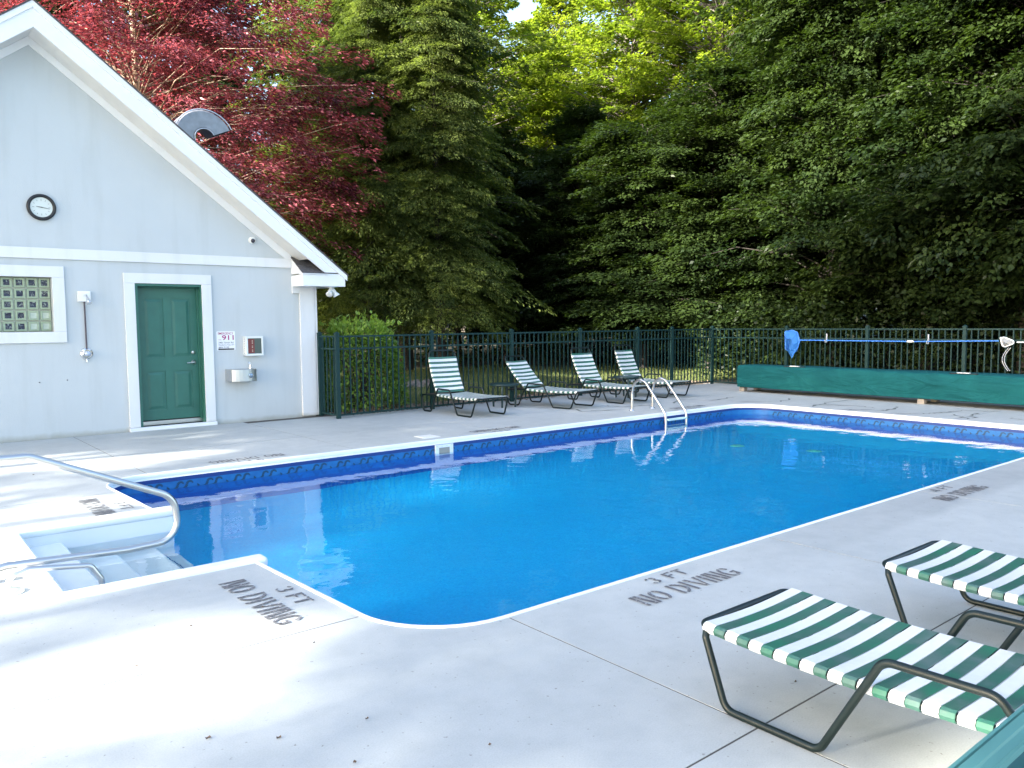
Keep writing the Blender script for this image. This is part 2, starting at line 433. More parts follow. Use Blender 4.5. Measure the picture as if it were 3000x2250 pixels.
MARKS = [  # origin of NO DIVING baseline, reading direction, up direction, feet text, FT origin shift, label
    ((3.20, 2.775), (1, 0), (0, 1), '3 FT', 'depth marking stencilled on the near deck left of the striped loungers'),
    ((1.56, 4.66), (0, -1), (1, 0), '3 FT', 'large depth marking stencilled beside the pool corner nearest the steps'),
    ((6.98, 2.785), (1, 0), (0, 1), '4 FT', 'small depth marking on the near deck at the right edge of the photo'),
    ((3.80, 9.00), (-1, 0), (0, -1), '4 FT', 'upside-down depth marking on the far deck in front of the green door'),
    ((1.405, 7.75), (0, -1), (1, 0), '3 FT', 'depth marking seen through the big steel handrail loop'),
    ((7.42, 9.03), (-1, 0), (0, -1), '4 FT', 'upside-down depth marking between the skimmer lid and the ladder'),
    ((11.75, 9.03), (-1, 0), (0, -1), '4 FT', 'faint depth marking on the far deck to the right of the ladder'),
]
for (ox, oy), u, v, ft, lb in MARKS:
    mb = MB(); U = Vector((u[0], u[1], 0)); V = Vector((v[0], v[1], 0)); O = Vector((ox, oy, 0))
    stencil(mb, 'NO DIVING', O, U, V, .155, .86)
    stencil(mb, ft, O+U*.30+V*.215, U, V, .10, .33)
    o = mb.build('depth_marking', STENCIL, deck, fixn=False); o['label'] = lb

# filled cracks on the far right deck
mb = MB()
for pts in ([(12.7, 8.95), (13.34, 8.37), (14.09, 8.6)], [(12.9, 7.5), (13.68, 7.67), (15.11, 7.59)], [(13.3, 7.6), (13.6, 7.0), (13.45, 6.6)],
            [(12.8, 6.95), (13.14, 6.57), (13.25, 6.32), (14.04, 6.48)], [(12.9, 6.0), (13.15, 5.71), (13.57, 5.58), (14.16, 5.44), (14.4, 5.0)],
            [(13.49, 5.38), (12.95, 4.96)], [(13.15, 4.94), (13.71, 5.18), (13.9, 5.13)], [(13.6, 4.6), (13.2, 4.2), (13.8, 3.9)],
            [(9.1, 10.9), (9.7, 10.25), (9.5, 9.7), (10.2, 9.5)], [(11.6, 9.5), (12.3, 9.9), (12.6, 9.4), (13.5, 9.5)], [(10.4, 10.1), (10.6, 9.75), (11.3, 9.6)]):
    P = [Vector((a, b, 0)) for a, b in pts]; Q = []
    for a, b in zip(P[:-1], P[1:]):
        for k in range(7):
            q = a.lerp(b, k/7); Q.append(q+Vector((random.uniform(-.05, .05), random.uniform(-.05, .05), 0)))
    Q.append(P[-1]); L = []
    for i, q in enumerate(Q):
        t = (Q[min(i+1, len(Q)-1)]-Q[max(i-1, 0)]).normalized(); nn = Vector((-t.y, t.x, 0))
        w = random.uniform(.006, .030)*(1 if 0 < i < len(Q)-1 else .1); L.append((q+nn*w, q-nn*w))
    for (a, b), (c, d) in zip(L[:-1], L[1:]):
        mb.add([(v.x, v.y, .0045) for v in (a, c, d, b)], [(0, 1, 2, 3)])
o = mb.build('crack_filler', CRACK, deck, fixn=False)

# ------------------------------------------------------------------ pool
pool = thing('pool', None, None, (7.2, 5.9, 0)); pool['kind'] = 'structure'
FZ = -1.15
def ring(mb, prof, mi=0, skip=None, sm=True):
    # prof: list of (inset, z)
    loops = [[(x, y, z) for x, y in inset(d)] for d, z in prof]; n = len(loops[0])
    for a, b in zip(loops[:-1], loops[1:]):
        for k in range(n):
            k2 = (k+1) % n
            if skip and skip(a[k], a[k2]): continue
            mb.add([a[k], a[k2], b[k2], b[k]], [(0, 1, 2, 3)], mi, sm)
def cut_at_steps(loop, d):
    return loop
# the left wall and coping stop at the step basin, so build every ring as open strips
def outline_path(d, y_hi=SY1, y_lo=SY0):
    """inset outline, starting below the steps and running round to above them"""
    L = inset(d); xl = lambda y: (CORN[0][0]+d)+(CORN[1][0]-CORN[0][0])*((CORN[0][1]-d-y)/((CORN[0][1]-d)-(CORN[1][1]+d)))
    # corner order: top-left, bottom-left, bottom-right, top-right
    n = len(L)//4; tl, rest = L[:n], L[n:]
    return [(xl(y_lo), y_lo)]+rest+tl+[(xl(y_hi), y_hi)]
def strip(mb, prof, mi=0, sm=True, y_hi=SY1, y_lo=SY0):
    loops = [[(x, y, z) for x, y in outline_path(d, y_hi, y_lo)] for d, z in prof]
    n = len(loops[0])
    vs = [v for L in loops for v in L]
    fs = [(i*n+k, i*n+k+1, (i+1)*n+k+1, (i+1)*n+k) for i in range(len(loops)-1) for k in range(n-1)]
    mb.add(vs, fs, mi, sm)
mb = MB(); strip(mb, [(.028, -.03), (.028, .003), (.033, .009), (.045, .010), (.057, .003), (.064, -.012), (.066, -.036), (.060, -.052), (.078, -.056)])
coping = mb.build('coping', CURB, pool)
mb = MB(); strip(mb, [(.076, -.055), (.076, -.098)]); mb.build('coping_shade_line', COPSHADE, pool)  # dark blue strip: the coping's shadow painted on the wall
mb = MB(); strip(mb, [(.075, -.098), (.075, -.215)]); mb.build('border_band', BANDL, pool)
mb = MB(); strip(mb, [(.0765, -.196), (.0765, -.202)]); mb.build('border_line', MOTIF2, pool)
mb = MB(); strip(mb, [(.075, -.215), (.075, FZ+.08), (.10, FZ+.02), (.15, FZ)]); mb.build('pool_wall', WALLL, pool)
# wall below the step basin
x_lo, x_hi = outline_path(.075)[0][0], outline_path(.075)[-1][0]
fl = MB(); P = inset(.15); fl.add([(x, y, FZ) for x, y in P], [tuple(range(len(P)))]); fl.build('pool_floor', FLOORL, pool)
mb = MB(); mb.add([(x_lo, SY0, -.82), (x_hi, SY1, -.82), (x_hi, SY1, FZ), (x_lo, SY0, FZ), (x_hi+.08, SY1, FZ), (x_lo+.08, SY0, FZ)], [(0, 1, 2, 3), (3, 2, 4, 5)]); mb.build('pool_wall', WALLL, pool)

# printed wave motif on the border band, one piece per repeat
def motif_poly(s=1.0):
    mb = MB()
    def curl(x, k, mi):
        pts = []
        for i in range(9):
            a = R(200-25*i); rr = .030*k*(1 - .05*i)
            pts.append((x-rr*1.25*math.cos(a), .012+rr*math.sin(a), (.0145*k)*(1-.05*i)))
        base = [(x+.085*k, -.034, .005), (x+.05*k, -.022, .012)]
        P = base+pts
        for (a, b, w), (c, d, e) in zip(P[:-1], P[1:]):
            t = Vector((c-a, d-b)); t = t.normalized() if t.length else Vector((1, 0)); nx, ny = -t.y, t.x
            mb.add([(a+nx*w, 0, b+ny*w), (a-nx*w, 0, b-ny*w), (c-nx*e, 0, d-ny*e), (c+nx*e, 0, d+ny*e)], [(0, 1, 2, 3)], mi)
    curl(-.05, 1.0, 0); curl(.045, .95, 0)
    mb.add([(-.155, 0, -.03), (-.135, 0, -.008), (-.12, 0, .002), (-.118, 0, -.012), (-.13, 0, -.034)], [(0, 1, 2, 3, 4)])
    return mb
mproto = motif_poly().build('wave_motif', [MOTIF, MOTIF2], pool, off=(0, 0, 0), fixn=False)
path = outline_path(.0785); segs = []; tot = 0
for a, b in zip(path[:-1], path[1:]):
    L = math.hypot(b[0]-a[0], b[1]-a[1]); segs.append((tot, L, a, b)); tot += L
per = .305; nm = int(tot/per); first = True
for i in range(nm):
    s_ = (i+.5)*tot/nm
    for t0, L, a, b in segs:
        if t0 <= s_ <= t0+L and L > .2:
            k = (s_-t0)/L; x, y = a[0]+(b[0]-a[0])*k, a[1]+(b[1]-a[1])*k; ang = math.atan2(b[1]-a[1], b[0]-a[0])
            if first: o = mproto; first = False
            else: o = mproto.copy(); COL.objects.link(o)
            o.location = (x-7.2, y-5.9, -.150); o.rotation_euler = (0, 0, ang)
            break

# skimmer faceplate in the far wall
sk = thing('skimmer_faceplate', None, None, (0, 0, 0)); bpy.data.objects.remove(sk)
mb = MB(); X0, X1 = 5.735, 6.015; y_ = 8.604
mb.box(X0, X0+.055, y_, y_+.016, -.30, -.060); mb.box(X1-.055, X1, y_, y_+.016, -.30, -.060)
mb.box(X0+.055, X1-.055, y_, y_+.016, -.098, -.060); mb.box(X0+.055, X1-.055, y_, y_+.016, -.30, -.225)
sp = mb.build('skimmer_faceplate', PLASTW, pool, off=(X0, y_, 0))
mb = MB()
for z in (-.075, -.12, -.18, -.24, -.285):
    for x in (X0+.022, X1-.022): mb.lathe([(.006, 0), (.006, .003)], (x, y_, z), 6, axis=(0, -1, 0))
for x in (X0+.1, X0+.18):
    mb.lathe([(.006, 0), (.006, .003)], (x, y_, -.08), 6, axis=(0, -1, 0))
o = mb.build('screw', STEELB, sp, off=(X0, y_, 0)); o.location = (0, 0, 0)
mb = MB(); mb.box(X0+.05, X1-.05, y_-.001+.004, y_+.0155, -.225, -.098); o = mb.build('skimmer_weir', mat('weir_grey', (.30, .29, .25), .6), sp, off=(X0, y_, 0)); o.location = (0, 0, 0)

# water, one sheet inside the pool and the step basin
wp = outline_path(.074); basin = [(SX0+.10, SY1-.07), (SX0+.10, SY0+.07)]
poly = wp[:-1]+[(wp[-1][0], SY1-.07)]+basin+[(wp[0][0], SY0+.07)]+wp[1:1]
poly = [(wp[0][0], SY0+.07)]+wp[1:-1]+[(wp[-1][0], SY1-.07)]+basin
mb = MB(); mb.add([(x, y, WZ) for x, y in poly], [tuple(range(len(poly)))]); water = mb.build('water', WATER, None, fixn=False)
tag(water, kind='structure')
if water.data.polygons[0].normal.z < 0: water.data.flip_normals()

# main drains on the floor
for x, y in ((9.35, 6.75), (10.6, 5.75)):
    pass

# moulded white steps
mb = MB()
lipw = .13
def xl(y): return CORN[0][0]+(CORN[1][0]-CORN[0][0])*((CORN[0][1]-y)/(CORN[0][1]-CORN[1][1]))
XE = 1.985
treads = [(SX0+.13, 1.13, -.115), (1.13, 1.46, -.36), (1.46, 1.80, -.60), (1.80, XE-.02, -.84)]
ya, yb = SY0+.10, SY1-.10
for i, (x0, x1, z) in enumerate(treads):
    mb.box(x0, x1, ya, yb, z-.3, z)
o = mb.build('tread', STEPW, pool); bevel(o, .03, 4)
mb = MB()
for y, sgn in ((SY0, 1), (SY1, -1)):   # side walls with the rolled lip
    mb.box(SX0+.05, XE-.04, min(y+.06*sgn, y+.11*sgn), max(y+.06*sgn, y+.11*sgn), -1.1, .02)
o = mb.build('basin_wall', STEPW, pool); bevel(o, .01)
def lip(y, sgn):
    m_ = MB(); y0 = y; y1 = y+lipw*sgn
    a, b = min(y0, y1), max(y0, y1)
    m_.box(SX0, XE, a, b, -.05, .026)
    o = m_.build('basin_lip', STEPW, pool); bevel(o, .030, 5); 
    for p in o.data.polygons: p.use_smooth = False
    return o
lip(SY0, 1); lip(SY1, -1)
mb = MB(); mb.box(SX0, SX0+.14, SY0+lipw+.001, SY1-lipw-.001, -.3, .03); o = mb.build('basin_lip', STEPW, pool); bevel(o, .03, 5)

# drains
for x, y in ((10.05, 7.02), (10.45, 6.02)):
    mb = MB().lathe([(.11, 0), (.10, .02), (.03, .03), (.0, .03)], (x, y, FZ+.002), 20)
    o = mb.build('drain_cover', mat('drain_green', (.10, .75, .60), .5), pool)

# skimmer lid on the far deck
mb = MB().box(5.74, 6.0, 8.875, 9.135, -.02, .006); o = bevel(mb.build('skimmer_lid', PLASTW, None), .004)
tag(o, 'flat white square skimmer lid set in the far deck above the skimmer opening', 'skimmer lid')

# ------------------------------------------------------------------ ladder
lx0, lx1 = 10.236, 10.765
lad = thing('pool_ladder', 'stainless steel pool ladder with two hooped rails on the far pool edge', 'ladder', (10.5, 9.28, 0))
for x in (lx0, lx1):
    p = [(x, 9.28, .0), (x, 9.28, .30), (x, 9.24, .46), (x, 9.12, .545), (x, 8.98, .50), (x, 8.66, .14), (x, 8.545, .0), (x, 8.535, -.14), (x, 8.535, -1.0)]
    mb = MB().tube(fillet(p, [0, .1, .12, .12, .12, .12, .12, .1, 0], 5), .0215, 14); mb.build('ladder_rail', STEEL, lad)
    mb = MB().lathe([(.052, 0), (.050, .008), (.026, .016), (.0245, .02)], (x, 9.28, .001), 18); mb.build('escutcheon', CHROME, lad)
for z in (-.10, -.36, -.62, -.88):
    o = MB().box(lx0+.02, lx1-.02, 8.49, 8.575, z-.018, z+.012).build('ladder_tread', mat('tread_plastic', (.55, .72, .66), .45), lad); bevel(o, .008)

# step handrails
hr = thing('stair_handrail', 'large stainless steel handrail loop over the white pool steps', 'handrail', (.5, 5.6, 0))
Y_ = 5.6
p = [(-.15, Y_, .0), (-.15, Y_, .66), (-.02, Y_, .735), (.765, Y_, .735), (1.60, Y_, .365), (1.635, Y_, .07), (1.30, Y_, .055), (.62, Y_, .085), (.44, Y_, .05), (.40, Y_, -.0)]
mb = MB().tube(fillet(p, [0, .1, .12, .10, .15, .14, .12, .1, .1, 0], 8), .0225, 14); mb.build('rail_tube', STEEL, hr)
for x in (-.15, .40): MB().lathe([(.055, 0), (.052, .010), (.028, .018), (.026, .022)], (x, Y_, .001), 18).build('escutcheon', CHROME, hr)
hr2 = thing('stair_handrail', 'low curved steel rail with a cream base flange beside the pool steps', 'handrail', (.585, 5.31, 0))
Y_ = 5.31
p = [(.585, Y_, .0), (.595, Y_, .085), (.70, Y_, .118), (1.02, Y_, .075), (1.075, Y_, -.02), (1.08, Y_, -.12)]
mb = MB().tube(fillet(p, [0, .06, .08, .05, .04, 0], 7), .017, 12); mb.build('rail_tube', STEEL, hr2)
MB().lathe([(.085, 0), (.082, .014), (.05, .024), (.026, .032), (.022, .05)], (.585, Y_, .001), 22).build('base_flange', mat('cream_plastic', (.72, .69, .55), .4), hr2)

# ------------------------------------------------------------------ pool house
WY = 12.37; AX = 1.95
ph = thing('pool_house', 'pale grey stucco pool house with white trim and a steep gable', 'building', (AX, WY, 0))
XR, XL = 5.87, 2*AX-5.87
def mirror(P): return [(2*AX-x, z) for x, z in P][::-1]
gable = [(XL, -.02), (XR, -.02), (XR, 2.50), (AX, 5.48), (XL, 2.50)]
wall = MB().prism(gable, WY, WY+.25).build('front_wall', STUCCO, ph)
dcut = MB().box(3.12, 4.08, WY-.5, WY+.5, -.1, 2.14).build('cutter', DARK)
wcut = MB().box(.905, 2.075, WY-.5, WY+.5, 1.455, 2.19).build('cutter', DARK)
boolean_cut(wall, dcut); boolean_cut(wall, wcut)
MB().box(XR-.25, XR, WY+.252, 21.5, -.02, 2.5).build('side_wall', STUCCO, ph)
MB().box(XL, XL+.25, WY+.252, 21.5, -.02, 2.5).build('side_wall', STUCCO, ph)
MB().prism(gable, 21.252, 21.5).build('rear_wall', STUCCO, ph)
# trim
mb = MB().box(XL, 5.50, WY-.030, WY-.001, 2.435, 2.580); o = bevel(mb.build('trim_band', TRIMST, ph), .004)
def frame_trim(x0, x1, z0, z1, t, t2, name, bot=True):
    m_ = MB()
    m_.box(x0, x1, WY-.034, WY-.001, z1, z1+t); m_.box(x0, x0+t, WY-.034, WY-.001, z0, z1-.001); m_.box(x1-t, x1, WY-.034, WY-.001, z0, z1-.001)
    if bot: m_.box(x0, x1, WY-.034, WY-.001, z0-t, z0-.001)
    return bevel(m_.build(name, TRIMST, ph), .004)
frame_trim(2.972, 4.203, .055, 2.135, .145, 0, 'door_surround', False)
frame_trim(.76, 2.225, 1.455, 2.19, .148, 0, 'window_surround')
o = bevel(MB().box(2.965, 4.21, WY-.06, WY+.03, .0, .052).build('door_sill', WHITE, ph), .004)
mb = MB(); mb.box(5.62, XR+.012, WY-.045, WY-.001, .02, 2.14); mb.box(5.50, 5.619, WY-.045, WY-.001, 2.03, 2.14)
mb.box(XR, XR+.045, WY-.045, WY+.22, .02, 2.14)
o = bevel(mb.build('corner_pilaster', TRIMST, ph), .003)
mb = MB(); mb.box(XL-.012, XL+.25, WY-.045, WY-.001, .02, 2.14); bevel(mb.build('corner_pilaster', TRIMST, ph), .003)
for x, z in ((1.87, .775), (2.205, .79)):
    MB().lathe([(.009, 0), (.009, .008), (.004, .012), (0, .012)], (x, WY-.001, z), 8, axis=(0, -1, 0)).build('wall_anchor', mat('anchor_grey', (.15, .15, .17), .6), ph)
# roof, rakes, soffits, returns
YF = 11.95; SL = .773; SL2 = .758
EX = 6.235
board = [(AX, 5.60), (EX, 5.60-SL*(EX-AX)), (EX, 2.135), (5.50, 2.135), (5.50, 2.315), (5.93, 2.315), (AX, 5.325)]
for P in (board, mirror(board)):
    MB().prism(P, YF-.02, YF+.012).build('rake_board', WHITE, ph)
drip = [(AX, 5.655), (EX+.03, 5.655-SL*(EX+.03-AX)), (EX+.03, 5.565-SL*(EX+.03-AX)), (AX, 5.565)]
for P in (drip, mirror(drip)):
    MB().prism(P, YF-.040, YF-.0205).build('rake_trim', WHITE, ph)
def slope_slab(name, M, x0, x1, zoff, th, y0, y1, sl=SL, flip=False):
    P = [(x0, 5.60-sl*(x0-AX)+zoff), (x1, 5.60-sl*(x1-AX)+zoff), (x1, 5.60-sl*(x1-AX)+zoff-th), (x0, 5.60-sl*(x0-AX)+zoff-th)]
    if flip: P = mirror(P)
    return MB().prism(P, y0, y1).build(name, M, ph)
for f in (False, True):
    slope_slab('roof', SHING, AX, EX+.045, .075, .025, YF-.05, 21.9, flip=f)
    slope_slab('roof_deck', WHITE, AX, EX, .045, .12, YF+.014, 21.88, flip=f)
    P = [(AX, 5.345), (5.60, 5.345-SL2*(5.60-AX)), (5.60, 5.325-SL2*(5.60-AX)), (AX, 5.325)]
    MB().prism(mirror(P) if f else P, YF+.013, WY-.001).build('soffit', SOFFIT, ph)
    P = [(AX, 5.324), (5.499, 5.324-SL2*(5.499-AX)), (5.499, 2.5815), (5.39, 2.5815), (AX, 5.215)]
    MB().prism(mirror(P) if f else P, WY-.028, WY-.0015).build('frieze', WHITE, ph)
    # eave return: box, its little pent roof and cheek
    def mx(x0, x1): return (2*AX-x1, 2*AX-x0) if f else (x0, x1)
    a, b = mx(5.50, EX-.001)
    MB().box(a, b, YF+.013, WY-.001, 2.136, 2.314).build('eave_return', WHITE, ph)
    a, b = mx(EX-.02, EX); MB().box(a, b, WY, 21.8, 2.136, 2.32).build('eave_fascia', WHITE, ph)
    a, b = mx(XR+.002, EX-.021); MB().box(a, b, WY+.001, 21.8, 2.14, 2.16).build('eave_soffit', SOFFIT, ph)
    a, b = mx(5.485, 5.93); MB().box(a, b, YF-.045, YF+.10, 2.318, 2.332).build('return_cap', WHITE, ph)
    a, b = mx(5.50, 5.52)
    MB().prism([(YF+.01, 2.333), (WY-.002, 2.333), (WY-.002, 2.61)], a, b, 'yz').build('return_cheek', WHITE, ph)
    # shingle courses on the return
    for c in range(4):
        t0, t1 = c/4, (c+1)/4+.04
        for k in range(6):
            x0 = 5.488+k*.105; x1 = x0+.101
            y0, z0 = YF-.03+(WY-YF+.03)*t0, 2.336+.285*t0; y1, z1 = YF-.03+(WY-YF+.03)*min(t1, 1), 2.336+.285*min(t1, 1)
            a, b = mx(x0, x1)
            lift = .012
            m_ = MB(); m_.add([(a, y0, z0+lift), (b, y0, z0+lift), (b, y1, z1+.002), (a, y1, z1+.002), (a, y0, z0), (b, y0, z0), (b, y1, z1-.006), (a, y1, z1-.006)],
                              [(0, 1, 2, 3), (4, 5, 1, 0), (7, 6, 5, 4), (5, 6, 2, 1), (4, 0, 3, 7), (3, 2, 6, 7)])
            m_.build('shingle', SHING, ph)
MB().prism([(YF+.0, 2.334), (WY-.003, 2.334), (WY-.003, 2.60)], 5.93, EX-.01, 'yz').build('return_infill', WHITE, ph)

# window of glass blocks
GLASSB, gn, gl_, gp = node_mat('glass_block_face')
g_ = gn.new('ShaderNodeTexCoord'); ob_ = gn.new('ShaderNodeObjectInfo')
ad = gn.new('ShaderNodeVectorMath'); ad.operation = 'ADD'; gl_.new(g_.outputs['Object'], ad.inputs[0])
cb = gn.new('ShaderNodeCombineXYZ'); gl_.new(mathn(gn, gl_, 'MULTIPLY', ob_.outputs['Random'], 40), cb.inputs[0]); gl_.new(cb.outputs[0], ad.inputs[1])
gl_.new(rampn(gn, gl_, noisen(gn, gl_, ad.outputs[0], 17, 3, .5, 3.2), [(.40, (.010, .012, .035)), (.56, (.03, .035, .06)), (.63, (.22, .26, .24)), (.75, (.42, .46, .40))]), gp.inputs['Base Color'])
gp.inputs['Roughness'].default_value = .12
bb = gn.new('ShaderNodeBump'); bb.inputs['Strength'].default_value = .5; bb.inputs['Distance'].default_value = .02
gl_.new(noisen(gn, gl_, ad.outputs[0], 11, 2, .5, 2), bb.inputs['Height']); gl_.new(bb.outputs[0], gp.inputs['Normal'])
GLASSP = mat('glass_block_pale', (.50, .56, .46), .2, col2=(.36, .42, .36), vscale=14)
GBODY = mat('glass_block_rim', (.34, .42, .30), .18, var=.2, vscale=18)
GROUT = mat('grout', (.42, .43, .36), .8)
win = thing('window', None, None, (.905, WY, 1.455)); win.parent = ph; win.location = Vector((.905, WY, 1.455))-ORG[ph.name]
MB().box(.907, 2.073, WY+.10, WY+.16, 1.457, 2.188).build('grout', GROUT, win)
bw = 1.166/8; bh = .731/5
for i in range(8):
    for j in range(5):
        x0, z0 = .907+i*bw, 1.457+j*bh; m_ = MB()
        a, b, c, d = x0+.006, x0+bw-.006, z0+.006, z0+bh-.006; e = .026; y0, y1, y2 = WY+.10, WY+.078, WY+.084
        vs = [(a, y0, c), (b, y0, c), (b, y0, d), (a, y0, d), (a+.006, y1, c+.006), (b-.006, y1, c+.006), (b-.006, y1, d-.006), (a+.006, y1, d-.006),
              (a+e, y1, c+e), (b-e, y1, c+e), (b-e, y1, d-e), (a+e, y1, d-e), (a+e+.004, y2, c+e+.004), (b-e-.004, y2, c+e+.004), (b-e-.004, y2, d-e-.004), (a+e+.004, y2, d-e-.004)]
        fs = []
        for k in range(3):
            for q in range(4): fs.append((k*4+q, k*4+(q+1) % 4, (k+1)*4+(q+1) % 4, (k+1)*4+q))
        m_.add(vs, fs, 0); m_.add(vs[12:], [(0, 1, 2, 3)], 1)
        pale = (i >= 6 and j <= 1)
        o = m_.build('glass_block', [GBODY, GLASSP if pale else GLASSB], win, off=(x0, WY+.09, z0), fixn=False)
        if pale: o['label'] = 'pale glass block at the lower right of the window'
MB().box(.907, 2.073, WY+.2, WY+.22, 1.457, 2.188).build('window_back', DARK, win)

# door
door = thing('door', None, None, (3.12, WY, .05)); door.parent = ph; door.location = Vector((3.12, WY, .05))-ORG[ph.name]
LY = WY+.165
mb = MB()
mb.box(3.121, 3.158, WY-.010, WY+.22, .053, 2.135); mb.box(4.042, 4.079, WY-.010, WY+.22, .053, 2.135); mb.box(3.158, 4.042, WY-.010, WY+.22, 2.098, 2.135)
mb.box(3.158, 3.175, WY+.10, LY-.002, .10, 2.098); mb.box(4.025, 4.042, WY+.10, LY-.002, .10, 2.098); mb.box(3.175, 4.025, WY+.10, LY-.002, 2.08, 2.098)
bevel(mb.build('door_frame', DOORG, door), .004)
leaf = MB().box(3.16, 4.04, LY, LY+.045, .125, 2.097).build('door_leaf', DOORG, door)
def panel(x0, x1, z0, z1):
    m_ = MB(); L = [(0, 0), (.012, .010), (.045, .010), (.060, -.001)]
    loops = [[(x0+d, LY-.0012+y, z0+d), (x1-d, LY-.0012+y, z0+d), (x1-d, LY-.0012+y, z1-d), (x0+d, LY-.0012+y, z1-d)] for d, y in L]
    return x0, x1, z0, z1
# the pressed panels: cut a recess, then put the raised field back in
for x0, x1, z0, z1 in ((3.27, 3.545, 1.05, 1.93), (3.655, 3.93, 1.05, 1.93), (3.27, 3.545, .27, .85), (3.655, 3.93, .27, .85)):
    c = MB().box(x0, x1, LY-.05, LY+.012, z0, z1).build('cutter', DARK); boolean_cut(leaf, c); bpy.data.objects.remove(c)
    m_ = MB(); e = .035; f_ = .020
    vs = [(x0+f_, LY+.0119, z0+f_), (x1-f_, LY+.0119, z0+f_), (x1-f_, LY+.0119, z1-f_), (x0+f_, LY+.0119, z1-f_),
          (x0+e+f_, LY+.001, z0+e+f_), (x1-e-f_, LY+.001, z0+e+f_), (x1-e-f_, LY+.001, z1-e-f_), (x0+e+f_, LY+.001, z1-e-f_)]
    m_.add(vs, [(0, 1, 5, 4), (1, 2, 6, 5), (2, 3, 7, 6), (3, 0, 4, 7), (4, 5, 6, 7)])
    m_.build('door_panel', DOORG, door, fixn=False)
MB().box(3.16, 4.04, LY-.02, LY+.05, .054, .110).build('threshold', STEELB, door)
mb = MB(); mb.box(3.10, 4.1, LY+.06, LY+.08, 0, 2.2); mb.build('door_backing', DARK, door)
mb = MB().lathe([(.034, 0), (.033, .012), (.018, .018), (.014, .05)], (3.955, LY-.0005, .965), 18, axis=(0, -1, 0))
mb.tube(fillet([(3.955, LY-.045, .965), (3.955, LY-.058, .965), (3.845, LY-.058, .958)], .012, 4), .010, 10); mb.build('door_handle', STEELB, door)
MB().lathe([(.028, 0), (.026, .012), (.014, .016), (.0, .017)], (3.955, LY-.0005, 1.115), 18, axis=(0, -1, 0)).build('deadbolt', STEELB, door)

# objects on the wall
clk = thing('wall_clock', 'round wall clock with a thick black rim high on the gable', 'clock', (2.0, WY, 3.115))
c = (2.0, WY-.001, 3.115)
MB().lathe([(.172, 0), (.176, .02), (.170, .040), (.150, .046), (.136, .034), (.132, .02)], c, 40, axis=(0, -1, 0), caps=False).build('clock_rim', BLACK, clk)
MB().lathe([(.134, .018), (.0001, .018)], c, 40, axis=(0, -1, 0), caps=False).build('clock_face', mat('clock_dial', (.66, .70, .66), .5, var=.06), clk)
fm = MB()
for k in range(12):
    a = R(30*k); r0 = .108; L = .018 if k % 3 else .026
    d = Vector((math.sin(a), 0, math.cos(a))); t = Vector((d.z, 0, -d.x)); P0 = Vector((2.0, WY-.0195, 3.115))
    q = [P0+d*r0-t*.002, P0+d*(r0-L)-t*.002, P0+d*(r0-L)+t*.002, P0+d*r0+t*.002]; fm.add(q, [(0, 1, 2, 3)])
fm.build('clock_marks', BLACK, clk, fixn=False)
for nm, a, L, w in (('minute_hand', 100, .098, .0035), ('hour_hand', 277, .062, .005)):
    a = R(a); d = Vector((math.sin(a), 0, math.cos(a))); t = Vector((d.z, 0, -d.x)); P0 = Vector((2.0, WY-.0225, 3.115)); m_ = MB()
    q = [P0-d*.012-t*w, P0+d*L-t*w*.5, P0+d*L+t*w*.5, P0-d*.012+t*w]
    m_.add(q+[v+Vector((0, -.002, 0)) for v in q], [(0, 1, 2, 3), (4, 5, 6, 7), (0, 1, 5, 4), (1, 2, 6, 5), (2, 3, 7, 6), (3, 0, 4, 7)]); m_.build(nm, BLACK, clk)

cm = thing('security_camera', 'small white dome security camera low on the right side of the gable', 'camera', (4.865, WY, 2.845))
MB().lathe([(.052, 0), (.052, .03), (.046, .045), (.034, .05), (.0, .051)], (4.865, WY-.001, 2.845), 22, axis=(0, -1, 0)).build('camera_housing', PLASTW, cm)
MB().lathe([(.034, .046), (.033, .060), (.022, .078), (.0, .084)], (4.865, WY-.001, 2.845), 20, axis=(0, -1, -.25)).build('camera_lens', mat('lens_dark', (.03, .03, .05), .05), cm)

sh = thing('outdoor_shower', 'outdoor shower: white wall box, thin dark riser pipe and round chrome valve', 'shower', (2.457, WY, 1.1))
bevel(MB().box(2.378, 2.538, WY-.05, WY-.001, 1.865, 2.01).build('wall_box', PLASTW, sh), .006)
mb = MB().tube(fillet([(2.462, WY-.05, 1.955), (2.465, WY-.12, 1.955), (2.475, WY-.17, 1.90)], .03, 5), .013, 10)
mb.lathe([(.018, 0), (.024, .03), (.036, .075), (.034, .08), (.0, .078)], (2.474, WY-.165, 1.905), 16, axis=(.15, -.6, -1)); mb.build('shower_head', CHROME, sh)
MB().tube([(2.458, WY-.022, 1.864), (2.460, WY-.022, 1.18)], .010, 8).build('riser_pipe', mat('dark_pipe', (.06, .045, .06), .5), sh)
MB().lathe([(.086, 0), (.084, .012), (.070, .026), (.05, .032), (.048, .05)], (2.460, WY-.001, 1.145), 28, axis=(0, -1, 0)).build('valve_plate', CHROME, sh)
MB().lathe([(.030, .05), (.040, .062), (.040, .085), (.028, .1), (.0, .102)], (2.460, WY-.001, 1.145), 14, axis=(0, -1, 0)).build('valve_knob', mat('clear_knob', (.45, .5, .6), .08, .3), sh)
MB().tube([(2.460, WY-.02, 1.062), (2.460, WY-.03, 1.03)], .014, 8).build('valve_drain', CHROME, sh)

